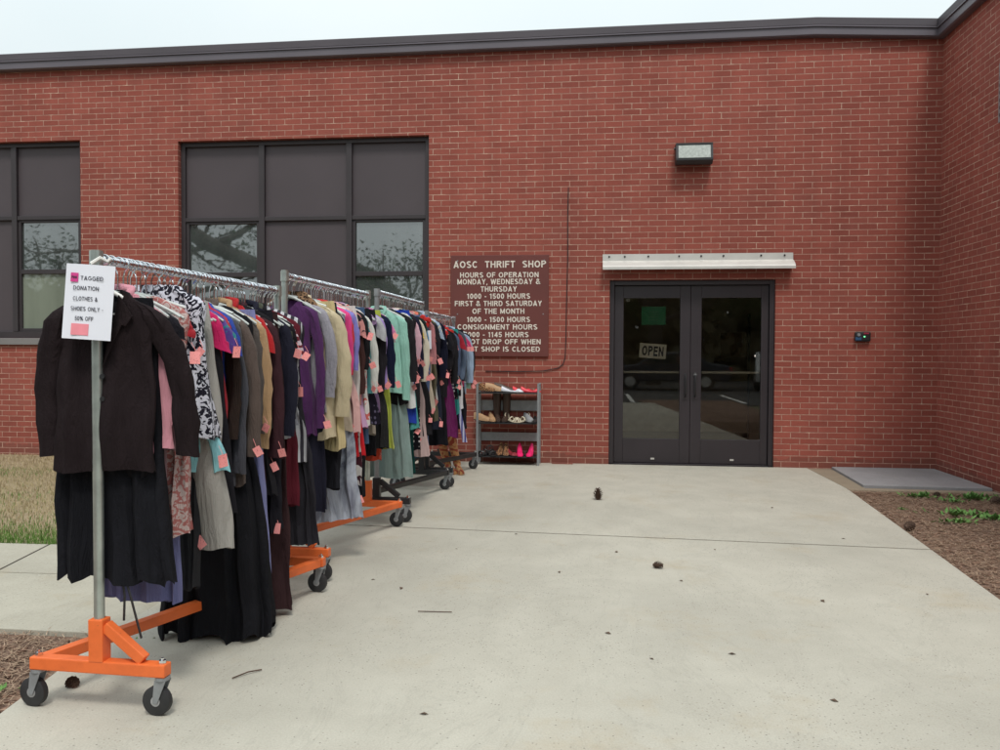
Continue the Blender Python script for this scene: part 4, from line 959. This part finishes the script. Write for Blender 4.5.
# ---------------------------------------------------------------- shoe rack
shr=empty('shoe_rack',(-.995,-.15,0)); tag(shr,'grey metal three tier shoe rack against the brick wall under the hours sign','shoe rack')
for x in (-.355,.355):
    f=MB(); 
    for y_ in (-.11,.11): f.box((x-.013,y_-.013,0),(x+.013,y_+.013,.95))
    f.box((x-.010,-.097,.93),(x+.010,.097,.945)); f.build('side_post',M['steelgrey'],shr,bevel=.002)
SZ=(.84,.49,.10)
for z in SZ:
    MB().box((-.341,-.12,z-.012),(.341,.12,z)).build('shelf',M['blackm'],shr,bevel=.002)
for a,b in ((.62,.74),(.26,.36)): MB().box((-.341,.112,a),(.341,.118,b)).build('back_panel',M['steelgrey'],shr)
def shoe(cx,y_,z,rz,label,kind,m,L=.23,tilt=0,cat='shoe',group=None,msole=None):
    o=empty({'pump':'high_heel_shoe','sandal':'sandal','boot':'boot','flat':'flat_shoe','sneaker':'trainer'}[kind],(cx,y_,z)); o.rotation_euler=(0,tilt,rz); tag(o,label,cat,group)
    heel={'pump':.075,'sandal':.03,'boot':.03,'flat':.008,'sneaker':.02}[kind]
    ms=msole or M['blackp']
    # sole path: toe at -L/2 (towards -y), heel at +L/2
    def zc(u): # u 0 toe..1 heel
        return heel*(0 if u<.35 else ((u-.35)/.65)**1.3)+.004
    def hw_(u): return .040*(math.sin(math.pi*min(1,u*1.35+.10))**.6 if u<.45 else 1)*(1-.38*max(0,(u-.4)/.6)) if u<.45 else .036-.010*(u-.45)/.55
    so=[];upr=[]
    for i in range(13):
        u=i/12; w_=max(.010,hw_(u)*(1 if u<.97 else .8)); yy=-L/2+L*u; zz=zc(u)
        so.append([(-w_,yy,zz),(w_,yy,zz),(w_,yy,zz+.008),(-w_,yy,zz+.008)])
        if kind=='pump' or kind=='flat': h_=.035*math.sin(math.pi*min(1,u*2.1)) if u<.24 else (.034 if u<.30 else (.012+.040*max(0,(u-.6)/.4)))
        elif kind=='sneaker': h_=.03+.05*min(1,u*1.6)
        elif kind=='boot': h_=.045+.05*min(1,max(0,(u-.3))*2.2)
        else: h_=.012
        upr.append([(w_*math.cos(a)*1.0,yy,zz+.009+h_*max(0,math.sin(a))**.8) for a in [math.pi*k/8 for k in range(9)]])
    sb=MB().loft(so)
    if kind in('pump','boot','sandal'): sb.add([(-.016,L/2-.045,0),(.016,L/2-.045,0),(.016,L/2-.008,0),(-.016,L/2-.008,0),(-.024,L/2-.06,heel),(.024,L/2-.06,heel),(.024,L/2,heel+.002),(-.024,L/2,heel+.002)],[(0,1,2,3),(4,5,6,7),(0,1,5,4),(1,2,6,5),(2,3,7,6),(3,0,4,7)])
    sb.build('sole',ms,o)
    if kind=='sandal':
        q=MB()
        for u in (.18,.30,.62): 
            w_=hw_(u)+.003; yy=-L/2+L*u; zz=zc(u)+.008
            q.tube([(-w_,yy,zz),(-w_*.7,yy-.005,zz+.032),(0,yy-.01,zz+.045),(w_*.7,yy-.005,zz+.032),(w_,yy,zz)],.008,6)
        q.tube([(-.027,L/2-.02,heel+.01),(-.03,L/2-.01,heel+.06),(0,L/2+.005,heel+.075),(.03,L/2-.01,heel+.06),(.027,L/2-.02,heel+.01)],.006,6)
        q.build('strap',m,o,smooth=True)
    else:
        MB().loft(upr).build('upper',m,o,smooth=True)
        if kind=='boot':
            H_=.30 if L<.27 else .42
            rings=[]
            for i in range(8):
                u=i/7; z_=heel+.05+H_*u; r_=.040+.014*u
                rings.append([(r_*math.cos(a),L/2-.052+r_*1.15*math.sin(a)+.004*math.sin(i*3),z_) for a in [2*math.pi*k/12 for k in range(12)]])
            MB().loft(rings,cap=False).build('shaft',m,o,smooth=True)
    return o
LT={'hot':simple('hot_pink_leather',(.75,.02,.14),.35),'red':simple('red_leather',(.65,.03,.05),.4),'blk':simple('black_leather',(.02,.018,.018),.35),'brn':simple('brown_leather',(.06,.035,.025),.5),'tan':simple('tan_leather',(.42,.25,.13),.6),'crm':simple('cream_leather',(.6,.53,.40),.6),'gry':simple('grey_leather',(.3,.3,.31),.5),'leo':fabric((170,120,80),'leopard',(40,25,20)),'dkr':simple('dark_red_leather',(.25,.03,.04),.4)}
bx,by=-.995,-.15
def S(x,dy,tier,rz,label,kind,m,**k): shoe(bx+x,by+dy,SZ[tier]+.001,rz,label,kind,m,**k)
S(.135,-.02,2,.12,'left shoe of the hot pink heels on the bottom shelf','pump',LT['hot'],msole=LT['hot'])
S(.255,-.02,2,-.1,'right shoe of the hot pink heels on the bottom shelf','pump',LT['hot'],msole=LT['hot'])
S(.045,-.03,2,.5,'dark red flat shoe just left of the hot pink heels','flat',LT['dkr'])
S(-.03,.0,2,.1,'leopard heel on the bottom shelf, right one of its pair','pump',LT['leo'])
S(-.11,.02,2,-.1,'leopard heel on the bottom shelf, left one of its pair','pump',LT['leo'])
S(-.19,-.03,2,.3,'black strappy sandal on the bottom shelf nearest the leopard heels','sandal',LT['blk'])
S(-.285,-.02,2,-.4,'black strappy sandal at the far left of the bottom shelf','sandal',LT['blk'])
S(-.30,0,1,1.3,'tan ankle boot at the left end of the middle shelf','sneaker',LT['tan'])
S(-.20,.0,1,.3,'tan suede shoe beside the dark boots on the middle shelf','sneaker',LT['tan'])
S(-.135,.03,1,.2,'left dark brown boot standing on the middle shelf','boot',LT['brn'],L=.22)
S(-.04,.03,1,-.1,'right dark brown boot standing on the middle shelf','boot',LT['brn'],L=.22)
S(.055,-.03,1,.9,'cream strappy sandal next to the dark boots','sandal',LT['crm'],msole=LT['crm'])
S(.15,-.02,1,-.8,'cream strappy sandal in the middle of the centre shelf','sandal',LT['crm'],msole=LT['crm'])
S(.235,-.01,1,.5,'light grey flat shoe on the middle shelf','sneaker',LT['gry'])
S(.305,-.02,1,0,'black flat shoe at the right end of the middle shelf','flat',LT['blk'])
S(-.27,0,0,1.2,'brown leopard shoe lying leftmost on the top shelf','sneaker',LT['leo'])
S(-.16,.0,0,1.7,'tan and brown shoe on the top shelf beside the leopard one','sneaker',LT['tan'])
S(-.06,.03,0,1.5,'dark brown slip on shoe in the middle of the top shelf','sneaker',LT['brn'])
S(.05,-.06,0,1.25,'pale silver pointed flat near the top shelf front edge','flat',simple('silver_leather',(.62,.62,.68),.35),L=.27,msole=LT['gry'])
S(.16,.02,0,1.5,'bright red flat shoe on the top shelf, left of its pair','flat',LT['red'],msole=LT['red'])
S(.26,.0,0,1.6,'bright red flat shoe on the top shelf, right of its pair','flat',LT['red'],msole=LT['red'])
# tall tan boots by farthest rack
tb=simple('tan_boot_leather',(.46,.25,.12),.6,0,.3,14)
tb2=fabric((186,134,84),'bigflower',(150,62,44))
shoe(-1.52,-.98,0,.5,'left tall tan boot leaning under the farthest clothes rack','boot',tb2,L=.28,tilt=-.28,cat='boot',msole=LT['tan'])
shoe(-1.43,-1.0,0,.3,'right tall tan boot leaning under the farthest clothes rack','boot',tb2,L=.28,tilt=-.22,cat='boot',msole=LT['tan'])

# ---------------------------------------------------------------- small things on the ground
def cone(x,y_,z,s,lie,rz,label):
    o=empty('pine_cone',(x,y_,z)); o.rotation_euler=(lie,0,rz); tag(o,label,'pine cone','fallen pine cones')
    q=MB(); q.tube([(0,0,0),(0,0,.02*s),(0,0,.045*s),(0,0,.075*s),(0,0,.095*s)],[.012*s,.022*s,.022*s,.014*s,.004*s],10); q.build('core',M['coneb'],o)
    q=MB()
    for i in range(60):
        u=i/60; a=i*2.399; r_=(.026*math.sin(math.pi*(.18+.75*u))+.006)*s; z_=(.004+.09*u)*s; c_,s_=math.cos(a),math.sin(a); w_=.008*s
        q.add([(c_*r_*.5-s_*w_*.5,s_*r_*.5+c_*w_*.5,z_),(c_*r_*.5+s_*w_*.5,s_*r_*.5-c_*w_*.5,z_),(c_*r_*1.25+s_*w_,s_*r_*1.25-c_*w_,z_+.008*s),(c_*r_*1.4,s_*r_*1.4,z_+.012*s),(c_*r_*1.25-s_*w_,s_*r_*1.25+c_*w_,z_+.008*s),(c_*r_*.9,s_*r_*.9,z_+.001*s)],[(0,1,5),(1,2,5),(2,3,5),(3,4,5),(4,0,5),(0,4,3,2,1)])
    q.build('scales',M['coneb'],o)
M['coneb']=simple('pine_cone_brown',(.085,.048,.032),.85,0,.3,60); M['coner']=simple('pine_cone_red',(.17,.07,.045),.85)
cone(.038,-2.40,0,1.05,0,0,'brown pine cone standing upright on the concrete before the doors')
cone(.36,-4.72,.018,.62,rad(88),1.3,'reddish pine cone lying on its side in mid pavement')
cone(-3.32,-4.42,.01,1.0,rad(80),.4,'dark pine cone where the green grass meets the sidewalk')
cone(-2.03,-6.80,.012,.62,rad(88),.9,'pine cone lying behind the front wheel of the nearest rack')
cone(2.31,-3.35,.012,.9,rad(80),2.2,'dark pine cone on the right edge of the pavement')
cone(3.50,-2.02,.0,1.0,rad(82),1.9,'dark pine cone beside the weeds near the wing wall')
cone(3.14,-1.72,.0,.7,rad(80),.3,'small dark pine cone in the mulch between two weeds')
# rust coloured drink ... twigs and crumbs
tw=MB(); tw.tube([(-1.42,-6.68,.006),(-1.38,-6.62,.010),(-1.34,-6.58,.006)],.0028,5)
tag(tw.build('twig',M['coneb']),'thin brown twig on the concrete left of centre foreground','twig')
tw=MB(); tw.tube([(-.87,-5.75,.006),(-.80,-5.74,.004),(-.70,-5.74,.006)],.0022,5)
tag(tw.build('twig',M['coneb']),'straight pine needle twig lying flat on the pavement beyond the foreground','twig')
M['leafb']=simple('dead_leaf',(.11,.07,.045),.8)
lp=MB(); lp.add([(-.02,0,.002),(0,-.010,.006),(.022,0,.002),(0,.010,.009)],[(0,1,2,3)]); lp.add([(-.02,0,.001),(0,-.010,.005),(.022,0,.001),(0,.010,.008)],[(3,2,1,0)])
proto=None
for x,y_ in [(.60,-6.15),(.25,-6.25),(.07,-5.95),(1.75,-3.75),(-.55,-3.9),(.5,-5.0),(-.2,-4.9),(.15,-4.35),(1.2,-5.3),(.9,-6.6),(-.6,-6.9),(.8,-4.2),(-.9,-4.4),(1.5,-2.6),(.3,-1.2),(1.8,-5.1),(-1.05,-5.35),(-1.25,-5.2)]:
    if proto is None: o=lp.build('dead_leaf',M['leafb']); proto=o
    else: o=proto.copy(); C.objects.link(o)
    o.location=(x,y_,.001); o.rotation_euler=(0,0,R.uniform(0,6)); s_=R.uniform(.4,1.0); o.scale=(s_,s_,s_)
    tag(o,'one of the tiny scraps of dead leaf scattered on the concrete','leaf','scraps of dead leaf on the pavement')

# grasses and mulch litter
def blades(name,n,region,h0,h1,w_,m,flat=0,zoff=-.025):
    mb=MB(); rg=random.Random(len(name)*13+n)
    for i in range(n):
        x,y_=region(rg)
        if x is None: continue
        a=rg.uniform(0,6.28); L_=rg.uniform(h0,h1); c_,s_=math.cos(a),math.sin(a)
        if flat: 
            el=rg.uniform(-.05,.25); z=zoff+rg.uniform(.004,.02); d=Vector((c_*math.cos(el),s_*math.cos(el),math.sin(el)))*L_; p=Vector((x,y_,z)); sd=Vector((-s_,c_,0))*w_
            b=rg.uniform(-.3,.3)*L_; mid=p+d*.5+Vector((-s_,c_,.1))*b
            mb.add([p-sd,p+sd,mid+sd,mid-sd,p+d],[(0,1,2,3),(3,2,4)])
        else:
            ln=rg.uniform(.1,.75); tip=Vector((x+c_*L_*ln,y_+s_*L_*ln,zoff+L_)); sd=Vector((-s_,c_,0))*w_; mid=Vector((x+c_*L_*ln*.35,y_+s_*L_*ln*.35,zoff+L_*.6))
            mb.add([(x-sd.x,y_-sd.y,zoff),(x+sd.x,y_+sd.y,zoff),mid+sd*.7,mid-sd*.7,tip],[(0,1,2,3),(3,2,4)])
    return mb.build(name,m)
def vm(name,c1,c2,c3=None):
    t=NT(name); f=t.noise(30,detail=2); b=t.noise(1.1,detail=4); col=t.ramp(f,[(.3,c1),(.7,c2)])
    if c3: col=t.mix(t.ramp(b,[(.45,(0,0,0)),(.6,(1,1,1))]),col,c3+(1,))
    return t.out(col,.8,Specular_IOR_Level=.2)
M['drygrass']=vm('dry_grass',(.28,.21,.11),(.48,.38,.24),(.36,.29,.16)); M['greengrass']=vm('green_grass',(.07,.14,.025),(.15,.26,.06)); M['straw']=vm('pine_straw',(.17,.10,.065),(.46,.34,.24)); M['weed']=vm('weed_leaf',(.09,.19,.05),(.18,.33,.10))
def reg_dry(rg): return rg.uniform(-8.6,-2.36),rg.uniform(-4.35,-.02)
def reg_gr(rg):
    y_=-4.62+abs(rg.gauss(0,.36)); x=rg.uniform(-6.2,-2.4); return (x,min(y_,-3.2)) 
tag(blades('dry_grass',52000,reg_dry,.015,.045,.0022,M['drygrass']),kind='stuff')
tag(blades('green_grass',11000,reg_gr,.02,.06,.0022,M['greengrass']),kind='stuff')
def reg_sp(rg):
    cx,cy=rg.choice([(-5.4,-3.0),(-4.4,-2.3),(-6.4,-1.6),(-5.0,-1.2),(-3.9,-3.3)]); return rg.gauss(cx,.35),min(rg.gauss(cy,.25),-.05)
tag(blades('green_grass_patches',3000,reg_sp,.02,.05,.002,M['greengrass']),kind='stuff')
def reg_m1(rg):
    y_=rg.uniform(-8.2,-6.24); return rg.uniform(-4.6,-2.23+(-6.24-y_)*.13),y_
def reg_m2(rg):
    y_=rg.uniform(-6.5,-1.53); return rg.uniform(xr(y_)+.01,3.8),y_
tag(blades('pine_straw_litter',9000,reg_m1,.04,.13,.0018,M['straw'],1,-.03),kind='stuff')
tag(blades('pine_straw_mulch',16000,reg_m2,.03,.10,.0017,M['straw'],1,-.022),kind='stuff')
# chips
def chips(name,n,region,m,zoff):
    mb=MB(); rg=random.Random(n)
    for i in range(n):
        x,y_=region(rg); a=rg.uniform(0,6.28); l_=rg.uniform(.006,.02); w_=rg.uniform(.003,.008); h_=rg.uniform(.002,.006); z=zoff+rg.uniform(0,.006)
        mb.box((x-l_,y_-w_,z),(x+l_,y_+w_,z+h_),rz=a)
    return mb.build(name,m)
M['chip']=vm('bark_chips',(.12,.066,.045),(.34,.21,.15))
tag(chips('bark_mulch',5500,reg_m2,M['chip'],-.022),kind='stuff'); tag(chips('bark_mulch_litter',3000,reg_m1,M['chip'],-.03),kind='stuff')
def weed(x,y_,s,label,n=60,spread=1.0,flat=.5):
    rg=random.Random(int((x+9)*100+(y_+9)*10)); q=MB()
    for i in range(n):
        a=rg.uniform(0,6.28); r_=abs(rg.gauss(0,.5))*s*spread; bx_,by_=r_*math.cos(a)*1.3,r_*math.sin(a)*.6; L_=rg.uniform(.5,1.1)*s*.5; el=rg.uniform(.15,1.2)*(1-flat*.4); b=rg.uniform(0,6.28)
        d=Vector((math.cos(b)*math.cos(el),math.sin(b)*math.cos(el),math.sin(el)))*L_; sd=Vector((-math.sin(b),math.cos(b),0))*L_*.20; p=Vector((bx_,by_,0)); mid=p+d*.55
        q.add([p,mid-sd,mid+Vector((0,0,-.1*L_)),mid+sd,p+d],[(0,2,1),(0,3,2),(1,2,4),(2,3,4)])
    q2=q.build('weed',M['weed']); q2.location=(x,y_,-.015); q2.scale=(1.25,1.25,1.35); return tag(q2,label,'weed','green weeds in the mulch')
weed(3.0,-1.78,.12,'round bright green weed tuft below the grey slab',90,.7)
weed(3.45,-1.80,.13,'leafy weed against the edging by the wing wall',110,1.0)
weed(3.68,-1.92,.12,'weed at the far right foot of the wing wall',90)
weed(3.20,-2.02,.10,'small weed in front of the dark cone by the slab',50,.9)
weed(2.98,-2.62,.13,'sprawling low weed in the middle of the mulch, left patch',80,1.3,.8)
weed(3.20,-2.78,.13,'sprawling low weed in the middle of the mulch, right patch',80,1.2,.8)
weed(2.84,-2.96,.10,'thin lowest weed patch in the mulch strip',90,1.2,.8)
weed(2.60,-2.45,.05,'tiny sprig of weed near the pavement edge in the mulch',40,.6)
weed(-3.36,-4.62,.11,'clump of weed growing in the sidewalk joint by the grass',60,1.0,.9)
weed(-2.36,-6.86,.07,'green weed at the left picture edge beside the front wheel',50,1.2,.8)
weed(-2.05,-6.28,.06,'small weed in the mulch behind the nearest rack base',30,1.4,.9)
weed(-1.92,-6.05,.05,'little weed beside the orange beam of the nearest rack',24,1.4,.9)

# ---------------------------------------------------------------- behind the camera (seen mirrored in the glass)
M['bark']=simple('bark',(.075,.06,.05),.95,0,.3,9,bump=.5); M['leafg']=vm('tree_leaves',(.035,.065,.02),(.075,.12,.04)); M['leafd']=vm('shrub_leaves',(.09,.08,.045),(.17,.15,.09))
def tree(x,y_,h_,label,seed,limbs=None,crown=3.6,nl=9000):
    rg=random.Random(seed); o=empty('tree',(x,y_,-.06)); tag(o,label,'tree','trees across the car park')
    t_=MB(); ends=[]
    t_.tube([(0,0,0),(.1,0,h_*.25),(0,.1,h_*.5)],[.34,.27,.22],10)
    def br(p,d,L_,r_,n):
        q=[p]; dd=d.copy()
        for i in range(4):
            dd=(dd+Vector((rg.uniform(-.25,.25),rg.uniform(-.25,.25),rg.uniform(-.1,.22)))).normalized(); q.append(q[-1]+dd*L_/4)
        t_.tube(q,[r_,r_*.85,r_*.7,r_*.55,r_*.4],7,cap=False)
        if n==0: ends.append((q[-1],L_)); ends.append((q[2],L_)); return
        for k in range(3):
            a=rg.uniform(.3,1.0); ax=Vector((rg.uniform(-1,1),rg.uniform(-1,1),rg.uniform(-1,1))).normalized(); br(q[-1] if k<2 else q[2],(Matrix.Rotation(a,3,ax)@dd),L_*.68,r_*.5,n-1)
    for k in range(6):
        a=k*1.05+rg.uniform(-.3,.3); br(Vector((0,.05,h_*(.32+.04*k))),Vector((math.cos(a),math.sin(a),.55)).normalized(),h_*.36,.15,2)
    for L_ in (limbs or []): t_.tube([Vector(p)-Vector((x,y_,0)) for p in L_[0]],L_[1],9); ends+= [(Vector(p)-Vector((x,y_,0)),1.2) for p in L_[0][1:]]
    t_.build('trunk',M['bark'],o,smooth=True)
    c_=MB()
    for i in range(nl):
        e_,_=rg.choice(ends); p=e_+Vector((rg.gauss(0,.45),rg.gauss(0,.45),rg.gauss(-.1,.4))); s_=rg.uniform(.05,.11)
        u=Vector((rg.uniform(-1,1),rg.uniform(-1,1),rg.uniform(-1,1))).normalized(); v=u.orthogonal().normalized()
        c_.add([p-u*s_,p+v*s_*.5,p+u*s_,p-v*s_*.5],[(0,1,2,3)])
    c_.build('crown',M['leafg'],o)
tree(-15.2,-17.4,8.5,'big spreading tree across the car park mirrored in the middle window',3,[([(-15.2,-17.4,6.6),(-14.2,-17,5.75),(-12.9,-17,4.95),(-11.2,-17,4.25),(-10.2,-17,4.15)],[.34,.30,.27,.24,.2]),([(-12.8,-17,4.95),(-12.0,-17,5.3),(-11.3,-17,5.8)],[.12,.09,.05])],nl=2600)
tree(-7.2,-24.5,5.6,'round tree across the car park mirrored in the right window panes',8,nl=2600)
tree(-22.5,-23,5.9,'leafy tree across the car park mirrored in the left window',21,nl=2600)
tree(2.5,-26,7.5,'dark tree across the car park straight behind the viewer',5,nl=11000)
tree(8.5,-25,7,'dark tree across the car park to the right behind the viewer',6,nl=11000)
# far wooded edge behind the car park
hd=MB(); rg=random.Random(4)
for i in range(26000):
    x=rg.uniform(-42,42); hh=4.3+1.0*math.sin(x*.37)+.8*math.sin(x*.9+1)+(2.0 if x>-3 else 0); z=rg.uniform(0,hh); p=Vector((x,-34+rg.gauss(0,1.0),z)); s_=rg.uniform(.25,.5)
    u=Vector((rg.uniform(-1,1),rg.uniform(-.4,.4),rg.uniform(-1,1))).normalized(); v=u.cross(Vector((rg.uniform(-.5,.5),1,rg.uniform(-.5,.5)))).normalized()
    hd.add([p-u*s_,p+v*s_*.6,p+u*s_,p-v*s_*.6],[(0,1,2,3)])
tag(hd.build('far_wood',M['leafd']),kind='stuff')
def car(x,y_,rz,m,label):
    o=empty('parked_car',(x,y_,-.04),rz); tag(o,label,'car','cars parked behind the viewer')
    prof=[(-2.2,.35),(-2.25,.62),(-2.05,.86),(-1.1,.95),(-.45,1.38),(.75,1.42),(1.5,1.0),(2.15,.92),(2.25,.6),(2.2,.35)]
    MB().loft([[(px_,yy,pz if abs(yy)<.85 or pz<.96 else pz) for px_,pz in prof] for yy in (-.86,.86)]).build('body',m,o,bevel=.05)
    for sy in (-1,1): MB().prism([(-.95,0),(-.40,.33),(.68,.36),(1.25,.02)],0,.02).build('window',M['pane'],o)
    ws_=[c for c in o.children if c.name.startswith('window')]
    for c,sy in zip(ws_,(-1,1)): c.data.transform(Matrix.Rotation(rad(90),4,'X')); c.location=(0,sy*.87+(.0),.98)
    MB().add([(-1.12,-.7,.97),(-1.12,.7,.97),(-.5,.62,1.36),(-.5,-.62,1.36)],[(0,1,2,3)]).build('windscreen',M['pane'],o,loc=(-.03,0,.03))
    for a in (-1.35,1.35):
        for sy in (-1,1):
            w_=MB().tube([(a,sy*.70,.32),(a,sy*.89,.32)],.32,20).build('wheel',M['rubber'],o); MB().tube([(a,sy*.885,.32),(a,sy*.90,.32)],.19,16).build('rim',M['alu'],w_)
    for sy in (-1,1):
        MB().box((-2.27,sy*.6-.18,.62),(-2.16,sy*.6+.18,.76)).build('headlight',M['alu'],o,bevel=.02); MB().box((2.14,sy*.65-.14,.68),(2.27,sy*.65+.14,.84)).build('tail_light',LT['red'],o,bevel=.02)
car(2.7,-21.5,rad(4),simple('car_graphite',(.07,.08,.10),.25,.5),'graphite saloon car parked behind the viewer, mirrored in the doors')
car(6.9,-22.2,rad(-80),simple('car_white',(.7,.7,.7),.3),'white car parked nose out behind the viewer at the right')
car(-1.6,-21.0,rad(100),simple('car_blue',(.03,.06,.16),.25),'dark blue car parked behind the viewer at the left')
